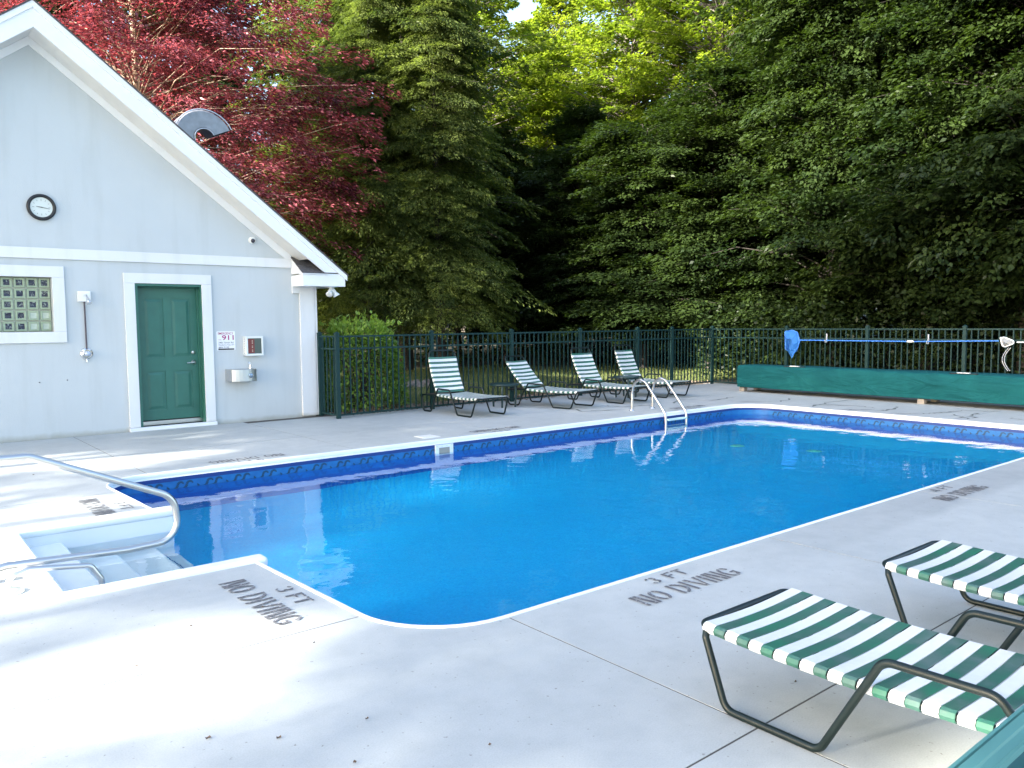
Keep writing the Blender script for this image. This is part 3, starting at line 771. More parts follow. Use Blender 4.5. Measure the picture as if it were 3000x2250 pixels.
# lettering through text curves
def text_mesh(body, size, bold=0.0):
    cu = bpy.data.curves.new('t', 'FONT'); cu.body = body; cu.size = size; cu.offset = bold; cu.align_x = 'LEFT'
    ob = bpy.data.objects.new('t', cu); COL.objects.link(ob)
    dg = bpy.context.evaluated_depsgraph_get(); me = bpy.data.meshes.new_from_object(ob.evaluated_get(dg))
    bpy.data.objects.remove(ob); return me
def wall_text(mb, body, x, z, w, h, y, mi, bold=.0):
    me = text_mesh(body, 1, bold); vs = [v.co.copy() for v in me.vertices]
    xs = [v.x for v in vs]; ys = [v.y for v in vs]; sx = w/(max(xs)-min(xs)); sz = h/(max(ys)-min(ys)); x0, y0 = min(xs), min(ys)
    mb.add([(x+(v.x-x0)*sx, y, z+(v.y-y0)*sz) for v in vs], [tuple(p.vertices) for p in me.polygons], mi)
sg = thing('emergency_sign', 'white EMERGENCY DIAL 911 sign with magenta numerals beside the green door', 'sign', (4.40, WY, 1.28))
x0, x1, z0, z1 = 4.262, 4.548, 1.135, 1.430
rp = round_poly([(x0, z0), (x1, z0), (x1, z1), (x0, z1)], [.015]*4, 4)
MB().prism(rp, WY-.006, WY-.001).build('sign_panel', mat('sign_white', (.80, .80, .82), .35), sg)
MAG = mat('magenta_print', (.36, .006, .13), .5); INK = mat('dark_print', (.03, .035, .07), .5); RUST = mat('red_print', (.38, .03, .08), .5)
mb = MB(); y = WY-.0075
wall_text(mb, 'EMERGENCY', x0+.022, z1-.052, .236, .036, y, 0, .006)
mb.build('headline', RUST, sg, fixn=False)
mb = MB(); wall_text(mb, '911', x0+.082, z1-.137, .180, .076, y, 0, .014); mb.build('numerals', MAG, sg, fixn=False)
mb = MB(); wall_text(mb, 'DIAL', x0+.027, z1-.137, .048, .014, y, 0, .004); mb.build('small_print', RUST, sg, fixn=False)
mb = MB()
wall_text(mb, '3481 Smith Rd', x0+.026, z1-.188, .230, .026, y, 0, .004); wall_text(mb, 'Onekama Twp 231-', x0+.026, z1-.226, .250, .027, y, 0, .004)
wall_text(mb, '889-7192', x0+.026, z1-.262, .160, .025, y, 0, .004); mb.build('address_print', INK, sg, fixn=False)
mb = MB(); mb.add([(x0+.02, y, z0+.007), (x1-.02, y, z0+.007), (x1-.02, y, z0+.029), (x0+.02, y, z0+.029)], [(0, 1, 2, 3)]); mb.build('bottom_bar', BLACK, sg, fixn=False)

ae = thing('emergency_cabinet', 'small white wall cabinet with a window showing a red box inside', 'cabinet', (4.80, WY, 1.2))
x0, x1, z0, z1, yf = 4.672, 4.945, 1.045, 1.345, WY-.115
mb = MB(); mb.box(x0, x0+.010, yf, WY-.001, z0, z1); mb.box(x1-.010, x1, yf, WY-.001, z0, z1); mb.box(x0+.01, x1-.01, yf, WY-.001, z0, z0+.01); mb.box(x0+.01, x1-.01, yf, WY-.001, z1-.01, z1)
mb.box(x0+.01, x1-.01, WY-.012, WY-.002, z0+.01, z1-.01); mb.build('cabinet_body', mat('cabinet_white', (.68, .70, .69), .4), ae)
mb = MB(); e = .030
mb.box(x0-.003, x1+.003, yf-.012, yf-.001, z1-e, z1+.003); mb.box(x0-.003, x1+.003, yf-.012, yf-.001, z0-.003, z0+e); mb.box(x0-.003, x0+e, yf-.012, yf-.001, z0+e, z1-e); mb.box(x1-e+.005, x1+.003, yf-.012, yf-.001, z0+e, z1-e)
bevel(mb.build('cabinet_door', mat('cabinet_frame', (.74, .76, .75), .35), ae), .003)
MB().box(x0+e, x1-e+.005, yf-.006, yf-.003, z0+e, z1-e).build('door_glass', mat('smoked_glass', (.09, .12, .11), .12), ae)
MB().box(x0+e+.004, x0+e+.105, yf-.0075, yf-.0062, z0+e+.008, z1-e-.01).build('red_box', mat('red_device', (.17, .035, .03), .5), ae)
mb = MB()
for k in range(9): 
    zz = z1-e-.03-k*.021
    if k in (3, 6): continue
    mb.box(x0+e+.062, x0+e+.080, yf-.0085, yf-.0077, zz-.015, zz)
mb.build('label_marks', mat('pale_print', (.42, .33, .26), .5), ae)
mb = MB()
for k in range(7): mb.box(x0-.0012, x0-.0002, yf+.055, yf+.062, z0+.03+k*.037, z0+.045+k*.037)
mb.build('side_slots', DARK, ae)

fo = thing('drinking_fountain', 'stainless steel wall-mounted drinking fountain below the small cabinet', 'drinking fountain', (4.60, WY, .65))
x0, x1 = 4.375, 4.80; z0, z1 = .655, .845; dep = .30
out = [(x0, WY-.001), (x0, WY-.155)]
for k in range(9):
    a = k/8; xx = x0+.02+(x1-x0-.04)*a; out.append((xx, WY-.20-.10*math.sin(PI*(.12+.76*a))))
out += [(x1, WY-.155), (x1, WY-.001)]
mb = MB().prism(out, z0, z1, 'xy'); bevel(mb.build('basin_body', STEELB, fo), .006, 3)
# bowl: dished top
m_ = MB(); cxf, cyf = 4.575, WY-.16; prof = [(.001, -.035), (.07, -.03), (.115, -.012), (.135, .002), (.14, .0035)]
vs = []; n_ = 24
for r_, h in prof:
    for k in range(n_): vs.append((cxf+r_*1.25*math.cos(2*PI*k/n_), cyf+r_*.8*math.sin(2*PI*k/n_), z1+.004+h*.1))
m_.add(vs, [(i*n_+k, i*n_+(k+1) % n_, (i+1)*n_+(k+1) % n_, (i+1)*n_+k) for i in range(4) for k in range(n_)], 0, True); m_.build('bowl', CHROME, fo)
mb = MB().lathe([(.016, 0), (.014, .03)], (4.735, WY-.09, z1), 12); mb.tube(fillet([(4.735, WY-.09, z1+.02), (4.742, WY-.09, z1+.065), (4.700, WY-.10, z1+.11)], .012, 4), [.014]*6+[.006], 8) if False else None
mb.tube([(4.735, WY-.09, z1+.02), (4.745, WY-.09, z1+.06), (4.728, WY-.095, z1+.088), (4.706, WY-.10, z1+.102)], [.014, .014, .010, .006], 8); mb.build('bubbler', CHROME, fo)
MB().lathe([(.034, 0), (.034, .008), (.028, .014), (.0, .012)], (4.665, WY-.297, .745), 20, axis=(.02, -1, 0)).build('push_button', mat('button_blue', (.25, .33, .42), .15, .7), fo)

fl_ = thing('flood_light', 'twin white floodlight fitting under the right eave corner', 'light', (6.07, 12.1, 2.13))
MB().lathe([(.05, 0), (.048, -.02), (.02, -.028)], (6.07, 12.1, 2.139), 16).build('mount_plate', PLASTW, fl_)
for dx, dy in ((-.62, -.62), (.5, -.25)):
    ax = Vector((dx, dy, -1)).normalized(); c0 = Vector((6.07+dx*.02, 12.1+dy*.02, 2.115))
    mb = MB().lathe([(.012, 0), (.022, .015), (.030, .03), (.034, .075), (.030, .085), (.036, .095), (.058, .145), (.056, .150), (.0, .138)], c0, 18, axis=ax)
    mb.build('lamp_head', PLASTW, fl_)

vt = thing('roof_vent', 'gooseneck sheet-metal roof vent poking up behind the rake', 'vent', (4.2, 13.4, 3.8))
# half-round flat-sided gooseneck cowl in the plane of the gable
cx, cz, y0, y1 = 4.50, 4.52, 13.25, 13.62
m_ = MB(); ri, ro = .16, .475; n_ = 16
ang = [R(200-(175)*k/n_) for k in range(n_+1)]
def pt(r_, a, sx=1.0): return (cx+r_*math.cos(a)*1.0, cz+r_*math.sin(a)*.95)
O_ = [pt(ro, a) for a in ang]; I_ = [pt(ri, a) for a in ang]
O_ = [(cx-.40, 3.55)]+O_; I_ = [(cx-.16, 3.55)]+I_
vs = []; sec = [(0, .16), (.10, 0), (.94, 0), (1, .06), (1, .94), (.94, 1), (.10, 1), (0, .84)]; ns = len(sec)
for (a, b), (c, d) in zip(O_, I_):
    for u_, v_ in sec: vs.append((a+(c-a)*u_, y0+(y1-y0)*v_, b+(d-b)*u_))
fs = [(i*ns+q, i*ns+(q+1) % ns, (i+1)*ns+(q+1) % ns, (i+1)*ns+q) for i in range(len(O_)-1) for q in range(ns)]
m_.add(vs, fs, 0, False); m_.add([(x-.004, y, z+.004) for x, y, z in vs[-ns:]], [tuple(range(ns))], 1)
o = m_.build('cowl', [ALU, DARK], vt)
m_ = MB()
for P in (O_[1:], I_[1:]): m_.tube([(a, y0-.004, b) for a, b in P], .011, 6)
m_.build('cowl_seam', mat('bright_seam', (.6, .6, .62), .4, .8), vt)

bpy.data.objects.remove(dcut); bpy.data.objects.remove(wcut)

# ------------------------------------------------------------------ fence
FY, FX, FH = 11.92, 16.0, 1.36
fence = thing('metal_fence', 'dark green metal picket fence enclosing the pool deck', 'fence', (6.0, FY, 0))
def box_mesh(name, M, sx, sy, z0, z1, cap=False):
    m_ = MB().box(-sx/2, sx/2, -sy/2, sy/2, z0, z1)
    if cap: m_.box(-sx/2-.006, sx/2+.006, -sy/2-.006, sy/2+.006, z1+.0005, z1+.016); m_.lathe([(sx*.5, 0), (sx*.38, .012), (0, .018)], (0, 0, z1+.017), 8)
    o = m_.build(name, M, fence, off=(0, 0, 0)); bpy.data.objects.remove(o) if False else None
    return o
post0 = box_mesh('fence_post', POSTC, .062, .062, .0, FH+.01, True)
pick0 = box_mesh('picket', FENCEG, .019, .019, .055, FH-.035)
used = {'p': False, 'k': False}
def put(proto, key, x, y):
    if not used[key]: used[key] = True; o = proto
    else: o = proto.copy(); COL.objects.link(o)
    o.location = Vector((x, y, 0))-ORG[fence.name]; return o
line = [(5.94, 12.33), (5.985, 11.74)]
runs = [((5.93, 12.30), (5.95, 11.72)), ((5.95, 11.72), (7.86, FY-.05)), ((7.86, FY-.05), (9.73, FY)), ((9.73, FY), (11.56, FY)), ((11.56, FY), (13.32, FY)), ((13.32, FY), (14.49, FY)), ((14.49, FY), (16.0, FY)),
        ((16.0, FY), (16.0, 9.92)), ((16.0, 9.92), (16.0, 8.08)), ((16.0, 8.08), (16.0, 6.22)), ((16.0, 6.22), (16.0, 4.36)), ((16.0, 4.36), (16.0, 2.5)), ((16.0, 2.5), (16.0, .6))]
put(post0, 'p', *runs[0][0])
rails = 0
for (ax, ay), (bx, by) in runs:
    put(post0, 'p', bx, by)
    a = Vector((ax, ay, 0)); b = Vector((bx, by, 0)); d = (b-a); L = d.length; d.normalize(); nn = Vector((-d.y, d.x, 0))
    for z in (FH-.035, FH-.235, .055):
        p, q = a+d*.033, b-d*.033; h = .014; t = .0135
        vs = [(v+nn*s_*t)+Vector((0, 0, zz)) for v in (p, q) for s_ in (-1, 1) for zz in (z-h, z+h)]
        MB().add(vs, [(0, 1, 3, 2), (4, 6, 7, 5), (0, 4, 5, 1), (2, 3, 7, 6), (1, 5, 7, 3), (0, 2, 6, 4)]).build('rail', FENCEG, fence)
    n_ = max(2, round(L/.118))
    for k in range(1, n_):
        v = a+d*(L*k/n_); put(pick0, 'k', v.x, v.y)
# pole hooks on the right fence
for y in (8.95, 6.86):
    mb = MB().box(15.955, 15.975, y-.011, y+.011, 1.05, 1.23); mb.tube(fillet([(15.965, y, 1.06), (15.955, y, 1.04), (15.90, y, 1.045), (15.895, y, 1.10)], .015, 4), .008, 6); mb.build('pole_hook', CORD, fence)

# leaf net with blue pole on the fence
nt = thing('leaf_net', 'blue leaf skimmer net on a long blue pole hung on the fence', 'pool net', (15.9, 8.0, 1.09))
MB().tube([(15.915, 9.56, 1.085), (15.92, 7.6, 1.085), (15.92, 7.25, 1.085)], .0125, 8).build('pole', POLEB, nt)
MB().lathe([(.013, 0), (.026, .05), (.026, .09), (.014, .14)], (15.92, 7.25, 1.085), 10, axis=(0, -1, 0)).build('pole_lock', NETW, nt)
MB().tube([(15.92, 7.13, 1.085), (15.925, 5.62, 1.115)], .0105, 8).build('pole', POLEB, nt)
fr = [(15.90, 9.90, 1.27), (15.90, 9.88, .87), (15.90, 9.62, .83), (15.90, 9.54, 1.06), (15.90, 9.60, 1.25), (15.90, 9.72, 1.30), (15.90, 9.90, 1.27)]
MB().tube(fillet(fr, .04, 4), .014, 8).build('net_frame', POLEB, nt)
m_ = MB(); C_ = Vector((15.83, 9.73, .80)); tip = Vector((15.86, 9.70, .66))
fr2 = [Vector(p) for p in fillet(fr, .04, 4)]
n_ = len(fr2); ringv = []
for t in (0, .35, .7, 1):
    for p in fr2:
        q = p.lerp(Vector((15.84, 9.72+(p.y-9.72)*.35, 1.02+(p.z-1.02)*.5)), t*.9); ringv.append(q+Vector((-.05*math.sin(PI*t*.5), 0, -.05*t)))
m_.add(ringv, [(i*n_+k, i*n_+k+1, (i+1)*n_+k+1, (i+1)*n_+k) for i in range(3) for k in range(n_-1)], 0, True)
m_.add([(15.885, 9.715, 1.06)]+[(p.x-.004, p.y, p.z) for p in fr2], [(0, k, k+1) for k in range(1, len(fr2))])
m_.add([(15.86, 9.82, .88), (15.86, 9.58, .90), (15.85, 9.69, .68), (15.82, 9.7, .86)], [(0, 1, 2), (0, 1, 3), (0, 3, 2), (1, 3, 2)])
NETM, nn_, nl_, np_ = node_mat('blue_mesh_fabric'); np_.inputs['Base Color'].default_value = (.03, .20, .62, 1); np_.inputs['Alpha'].default_value = .72; np_.inputs['Roughness'].default_value = .7
m_.build('net_bag', NETM, nt, fixn=False)

n2 = thing('shallow_net', 'white triangular hand net with a white handle and hanging cord on the fence', 'pool net', (15.9, 5.45, 1.1))
tri = [(15.90, 5.585, 1.17), (15.90, 5.545, 1.025), (15.90, 5.50, 1.01), (15.90, 5.315, 1.095), (15.90, 5.52, 1.18), (15.90, 5.585, 1.17)]
MB().tube(fillet(tri, .035, 5), .013, 8).build('net_frame', NETW, n2)
MB().tube([(15.90, 5.32, 1.095), (15.91, 3.6, 1.095)], .012, 8).build('handle', NETW, n2)
NETM2, nn_, nl_, np_ = node_mat('white_mesh_fabric'); np_.inputs['Base Color'].default_value = (.55, .58, .62, 1); np_.inputs['Alpha'].default_value = .45
m_ = MB(); T3 = fillet(tri, .035, 5); c_ = Vector((15.85, 5.48, 1.08))
m_.add(list(T3)+[c_], [(i, i+1, len(T3)) for i in range(len(T3)-1)]); m_.build('net_bag', NETM2, n2, fixn=False)
for o_ in (0, .035):
    m_ = MB().tube([Vector((15.89, 5.36-.02*k*(1 if k < 4 else 0)-o_, 1.07-.06*k)) if False else Vector((15.89, 5.44-o_+.10*math.sin(k/7*PI), 1.0-.06*k)) for k in range(8)], .006, 6)
    m_.build('cord', CORD, n2)

# ------------------------------------------------------------------ cover box
bx0, bx1, by0, by1 = 14.66, 15.42, -1.2, 10.25
cb_ = thing('cover_reel_box', 'long low box under a fitted green fabric cover against the right fence', 'cover box', (15, 6, 0))
m_ = MB(); ny = 150; 
from mathutils import noise as mn
def wr(y, z, s): return .045*mn.noise(Vector((y*1.1, z*2.6+y*.6, s)))+.006*mn.noise(Vector((y*4+z*5, z*6, s+3)))
prof = [(bx0, .105), (bx0, .22), (bx0, .33), (bx0, .44), (bx0+.0, .535), (bx0+.02, .562), (bx0+.2, .566), (bx0+.45, .566), (bx1-.02, .563), (bx1, .54), (bx1, .11)]
vs = []
for j in range(ny+1):
    y = by1+(by0-by1)*j/ny
    for i, (x, z) in enumerate(prof):
        w = wr(y, z, 1); dz = .010*mn.noise(Vector((y*1.3, x*2, 5)))
        vs.append((x-abs(w)*(.9 if i < 5 else 0)-(.012 if 0 < i < 4 else 0), y, z+(dz if 4 <= i <= 9 else (.005*mn.noise(Vector((y*2, 0, 0))) if i in (0, 10) else 0))))
k_ = len(prof); fs = [(j*k_+i, j*k_+i+1, (j+1)*k_+i+1, (j+1)*k_+i) for j in range(ny) for i in range(k_-1)]
m_.add(vs, fs, 0, True); m_.add(vs[:k_], [tuple(range(k_))]); m_.add(vs[-k_:], [tuple(range(k_))]); m_.build('fabric_cover', FABRIC, cb_)
MB().box(bx0+.03, bx1-.03, by0+.03, by1-.03, .09, .50).build('box_core', DARK, cb_)
for y in (10.18, 6.42, 2.6, -.9):
    for x in (bx0+.03, bx1-.2): MB().box(x+.02, x+.14, y-.06, y+.06, 0, .088).build('support_block', CONCB, cb_)
for y in (8.95, 5.73):
    MB().box(bx0+.05, bx0+.13, y-.22, y+.22, .566, .580).build('strap_patch', DARK, cb_)
    MB().box(bx0+.055, bx0+.12, y-.10, y+.10, .5805, .592).build('handle', PLASTW, cb_)

# ------------------------------------------------------------------ loungers
def seat_z(y): return .305-.018*math.sin(PI*min(max(y/1.2, 0), 1))
def strap_bm(y0, z0, y1, z1, W_, th=.0035, sag=.012):
    """a strap across the two rails, wrapped round them; (y0,z0)->(y1,z1) is its width direction on the rail line"""
    m_ = MB(); a = Vector((0, y0, z0)); b = Vector((0, y1, z1)); d = (b-a).normalized(); nrm = Vector((0, -d.z, d.y))
    if nrm.z < 0 and abs(d.z) < .99: nrm = -nrm
    r_ = .0165; xs = []
    n_ = 8
    path = [(-W_/2+.004, -r_-.002), (-W_/2-r_*.7, -r_*.8), (-W_/2-r_-.002, 0), (-W_/2-r_*.72, r_*.75), (-W_/2, r_+.001)]
    for k in range(1, n_): x = -W_/2+W_*k/n_; path.append((x, r_+.001-sag*math.sin(PI*k/n_)))
    path += [(-p[0], p[1]) for p in path[:5][::-1]]
    vs = []
    for x, h in path:
        for e in (a, b): vs.append(Vector((x, 0, 0))+e+nrm*h)
    n2_ = len(path); fs = [(2*i, 2*i+1, 2*i+3, 2*i+2) for i in range(n2_-1)]
    # thickness
    vs2 = []
    for i, (x, h) in enumerate(path):
        p_, q_ = path[max(i-1, 0)], path[min(i+1, n2_-1)]; tx, th_ = q_[0]-p_[0], q_[1]-p_[1]; L = math.hypot(tx, th_) or 1
        nx, nh = -th_/L, tx/L
        for e in (a, b): vs2.append(Vector((x-nx*th*-1*-1, 0, 0))+e+nrm*(h-nh*th) if False else Vector((x+nx*th, 0, 0))+e+nrm*(h+nh*th))
    base = len(vs); allv = vs+vs2
    fs += [(base+2*i, base+2*i+2, base+2*i+3, base+2*i+1) for i in range(n2_-1)]
    fs += [(2*i, 2*i+2, base+2*i+2, base+2*i) for i in range(n2_-1)]+[(2*i+1, base+2*i+1, base+2*i+3, 2*i+3) for i in range(n2_-1)]
    m_.add(allv, fs, 0, False); return m_
def make_lounger(label, back_deg, W_=.62, wide=1.0):
    t = thing('sun_lounger', label, 'sun lounger', (0, 0, 0), 'strapped sun loungers around the pool')
    r_ = .0145; h = W_/2; yh = 1.20
    # side rails and foot bar in one bent tube
    p = [(-h, 1.62, .285), (-h, 1.2, .30)]+[(-h, y, seat_z(y)) for y in (1.0, .8, .6, .4, .2)]+[(-h, 0, .305), (h, 0, .305)]+[(h, y, seat_z(y)) for y in (.2, .4, .6, .8, 1.0)]+[(h, 1.2, .30), (h, 1.62, .285)]
    rad = [0]*len(p); rad[7] = rad[8] = .05
    MB().tube(fillet(p, rad, 6), r_, 10).build('seat_frame', FRAMEG, t)
    for s in (-1, 1):
        hx = s*(h+.030)
        q = [(s*h, .035, .295), (s*(h+.02), .045, .27), (hx, .15, .0145), (hx, .54, .0145), (hx, .755, .41), (hx, 1.10, .415), (hx-s*.02, 1.20, .27)]
        MB().tube(fillet(q, [0, .02, .055, .055, .06, .06, 0], 6), r_, 10).build('leg', FRAMEG, t)
        q = [(s*h, 1.60, .285), (s*h, 1.64, .25), (hx-s*.01, 1.56, .0145), (hx-s*.01, 1.33, .0145), (s*h, 1.22, .29)]
        MB().tube(fillet(q, [0, .04, .05, .05, 0], 5), r_, 10).build('rear_leg', FRAMEG, t)
    MB().tube([(-h, 1.60, .285), (h, 1.60, .285)], r_*.9, 8).build('cross_bar', mat('bar_brown', (.07, .05, .04), .6) if 'bar_brown' not in bpy.data.materials else bpy.data.materials['bar_brown'], t)
    # seat straps
    n_ = 22; pitch = 1.165/n_
    for k in range(n_):
        y0 = .030+k*pitch; wdt = .050 if k % 2 == 0 else .046
        strap_bm(y0, seat_z(y0), y0+wdt, seat_z(y0+wdt), W_).build('strap', STRAPW if k % 2 == 0 else STRAPG, t)
    # back
    a = R(back_deg); L = .74; b0 = Vector((0, yh, .315)); d = Vector((0, math.cos(a), math.sin(a))); nb = Vector((0, -math.sin(a), math.cos(a)))
    def bp_(x, s_): return Vector((x, 0, 0))+b0+d*s_-nb*(.05*(s_/L)**2*0)+nb*(-.03*math.sin(PI*s_/L)+.0)
    w2 = h-.035
    q = [bp_(-w2, 0), bp_(-w2, .2), bp_(-w2, .4), bp_(-w2, .6), bp_(-w2, .78), bp_(w2, .78), bp_(w2, .6), bp_(w2, .4), bp_(w2, .2), bp_(w2, 0)]
    MB().tube(fillet(q, [0, 0, 0, 0, .10, .10, 0, 0, 0, 0], 6), r_, 10).build('back_frame', FRAMEG, t)
    nbk = 15; pb = .655/nbk; 
    for k in range(nbk):
        s0 = .02+k*pb-(.004 if k % 2 else 0); p0, p1 = bp_(0, s0), bp_(0, s0+(.046 if k % 2 else .034))
        strap_bm(p0.y, p0.z, p1.y, p1.z, w2*2).build('strap', STRAPW if k % 2 == 1 else STRAPG, t)
    if back_deg > 20:
        q0 = bp_(-w2, .34); MB().tube([q0, Vector((-w2, 1.57, .285))], .009, 6).build('back_strut', FRAMEG, t)
        q0 = bp_(w2, .34); MB().tube([q0, Vector((w2, 1.57, .285))], .009, 6).build('back_strut', FRAMEG, t)
    return t
def place(o, x, y, rz): o.location = (x, y, 0); o.rotation_euler = (0, 0, R(rz))
LG = [('upright strapped sun lounger next to the shrub, leftmost of the four at the fence', 69, 7.91, 10.16, 0),
      ('strapped sun lounger with its back lowest, right of the first round table', 47, 9.93, 10.02, 11),
      ('green and white strapped sun lounger just behind the left ladder rail', 62, 11.24, 9.96, 3),
      ('green and white strapped sun lounger furthest from the camera, right of the second side table', 66, 12.70, 10.16, 6),
      ('large strapped sun lounger in the right foreground, nearest to the camera', 12, 2.87, 1.955, 180),
      ('strapped sun lounger cut off by the right edge, behind the nearest one', 12, 4.19, 1.86, 180)]
protos = {}
for lb, bk, x, y, rz in LG:
    if bk in protos:
        o = copy_fast(protos[bk]); o['label'] = lb
    else:
        o = make_lounger(lb, bk); protos[bk] = o
    place(o, x, y, rz)

def make_table(label):
    t = thing('side_table', label, 'side table', (0, 0, 0), 'round side tables between the loungers')
    MB().lathe([(.23, .385), (.262, .392), (.268, .405), (.268, .418), (.262, .426), (.245, .422), (.0, .421)], (0, 0, 0), 32).build('table_top', RESIND, t)
    for k in range(4):
        a = R(40+90*k); c_, s_ = math.cos(a), math.sin(a)
        m_ = MB(); q = [(c_*.19, s_*.19, .39), (c_*.215, s_*.215, .28), (c_*.20, s_*.20, .002)]
        m_.tube(q, [.026, .022, .018], 6); m_.build('leg', RESIND, t)
    return t
t1 = make_table('round green side table between the first and second loungers by the fence'); place(t1, 9.03, 11.28, 0)
t2 = copy_fast(t1); t2['label'] = 'round green side table partly hidden behind the third lounger'; place(t2, 11.95, 11.0, 15)

# near green table, only one corner of its rim is in view
tb = thing('patio_table', 'green resin patio table whose rimmed edge fills the lower right corner', 'table', (1.9, 0, 0))
tx0, tx1, ty0, ty1, tz = .55, 2.32, -.45, .578, .72
def rim(d0, z0, d1, z1): 
    A = round_poly([(tx0+d0, ty0+d0), (tx1-d0, ty0+d0), (tx1-d0, ty1-d0), (tx0+d0, ty1-d0)], [.08-d0*.5]*4, 6); B = round_poly([(tx0+d1, ty0+d1), (tx1-d1, ty0+d1), (tx1-d1, ty1-d1), (tx0+d1, ty1-d1)], [.08-d1*.5]*4, 6)
    return [(x, y, z0) for x, y in A], [(x, y, z1) for x, y in B]
m_ = MB(); prof = [(0.0, tz-.035), (0, tz-.006), (.003, tz-.001), (.0095, tz-.001), (.0105, tz-.006), (.014, tz-.006), (.0155, tz), (.034, tz), (.0365, tz-.005), (.053, tz-.005), (.055, tz-.002), (.061, tz-.001), (.064, tz-.012)]
for (d0, z0), (d1, z1) in zip(prof[:-1], prof[1:]):
    A, B = rim(d0, z0, d1, z1); n_ = len(A); m_.add(A+B, [(k, (k+1) % n_, n_+(k+1) % n_, n_+k) for k in range(n_)], 0, False)
m_.build('table_rim', RESIN, tb)
RESINT = mat('table_panel_green', (.02, .085, .085), .35)
A, B = rim(.0635, tz-.0115, .0635, tz-.03); m_ = MB(); m_.add(A, [tuple(range(len(A)))]); m_.add(B, [tuple(range(len(B)))]); m_.build('table_top', RESINT, tb)
for x in (tx0+.12, tx1-.12):
    for y in (ty0+.12, ty1-.12): MB().tube([(x, y, tz-.02), (x, y, .001)], [.03, .022], 10).build('leg', RESIN, tb)

for c in (cut1, cut2): bpy.data.objects.remove(c)

# ------------------------------------------------------------------ ground beyond the deck
GRD, n, l, p = node_mat('lawn_soil')
g = n.new('ShaderNodeNewGeometry'); P = g.outputs['Position']
c1 = rampn(n, l, noisen(n, l, P, .5, 5, .6), [(.35, (.095, .11, .035)), (.65, (.16, .16, .06))])
c2 = rampn(n, l, noisen(n, l, P, 25, 4, .7), [(.3, (.6, .6, .55)), (.7, (1.1, 1.1, 1.1))])
l.new(mulc(n, l, c1, c2), p.inputs['Base Color']); p.inputs['Roughness'].default_value = .95
FORF = mat('forest_litter', (.028, .022, .014), .95, col2=(.014, .018, .009), vscale=3)
xs = [-150, -60, -30, -9.0, 5.9, 16.25, 22, 30, 45, 70, 150]; ys = [-120, -40, -6.0, 12.36, 18, 24, 32, 45, 70, 160]
vid = {}; vs = []; fs = []; mi = []
def gh(x, y):
    d = max(0, math.hypot(x-4, y-4)-24); return -.03+min(d*.05, 3.2)
def gv(i, j):
    if (i, j) not in vid: vid[(i, j)] = len(vs); vs.append((xs[i], ys[j], gh(xs[i], ys[j])))
    return vid[(i, j)]
for i in range(len(xs)-1):
    for j in range(len(ys)-1):
        if -9.1 < (xs[i]+xs[i+1])/2 < 16.26 and -6.1 < (ys[j]+ys[j+1])/2 < 12.37: continue
        fs.append((gv(i, j), gv(i+1, j), gv(i+1, j+1), gv(i, j+1))); cx_, cy_ = (xs[i]+xs[i+1])/2, (ys[j]+ys[j+1])/2
        mi.append(1 if (cx_ > 16.2 or cy_ > 24) else 0)
me = bpy.data.meshes.new('ground'); me.from_pydata(vs, [], fs); me.materials.append(GRD); me.materials.append(FORF); me.polygons.foreach_set('material_index', mi)
gr = bpy.data.objects.new('ground', me); COL.objects.link(gr); gr['kind'] = 'structure'

# generic fast polygon-soup builder
def soup(name, V, F4, M, tint=None, parent=None):
    me = bpy.data.meshes.new(name); nv = len(V); nf = len(F4)
    me.vertices.add(nv); me.vertices.foreach_set('co', np.asarray(V, np.float32).ravel())
    k = F4.shape[1]; me.loops.add(nf*k); me.loops.foreach_set('vertex_index', F4.astype(np.int32).ravel())
    me.polygons.add(nf); me.polygons.foreach_set('loop_start', np.arange(nf, dtype=np.int32)*k)
    try: me.polygons.foreach_set('loop_total', np.full(nf, k, np.int32))
    except Exception: pass
    me.materials.append(M)
    if tint is not None:
        a = me.attributes.new('tint', 'FLOAT', 'POINT'); a.data.foreach_set('value', np.asarray(tint, np.float32))
    me.update(calc_edges=True)
    o = bpy.data.objects.new(name, me); COL.objects.link(o)
    if parent: o.parent = parent
    return o
def norm(a): return a/np.maximum(np.linalg.norm(a, axis=1, keepdims=True), 1e-9)
def leaves(C, D, Nn, ln, wd, tint, fold=.15):
    """rhombic leaves: C base points, D directions, Nn normals"""
    D = norm(D); Sd = norm(np.cross(D, Nn)); Nn = np.cross(Sd, D)
    ln = ln[:, None]; wd = wd[:, None]
    b = C; tp = C+D*ln-Nn*ln*.12; L = C+D*ln*.45+Sd*wd*.5+Nn*wd*fold; Rr = C+D*ln*.45-Sd*wd*.5+Nn*wd*fold
    V = np.stack([b, L, tp, Rr], 1).reshape(-1, 3); N = len(C)
    F = np.arange(N*4).reshape(N, 4); return V, F, np.repeat(tint, 4)

# grass behind the fence (nobody could count it)
N = 42000
gx = rng.uniform(6.0, 24, N); gy = 12.75+(rng.random(N)**1.3)*10
keep = rng.random(N) < 1.0
C = np.stack([gx, gy, np.full(N, -.03)], 1); C = C[keep]; N = len(C)
D = np.stack([rng.normal(0, .35, N), rng.normal(0, .35, N), np.ones(N)], 1); Nn = rng.normal(0, 1, (N, 3)); Nn[:, 2] *= .2
V, F, T = leaves(C, D, Nn, rng.uniform(.05, .11, N), rng.uniform(.008, .018, N), rng.random(N))
o = soup('lawn_grass', V, F, GRASSM, T); tag(o, 'short patchy grass growing behind the long fence', 'grass', kind='stuff')
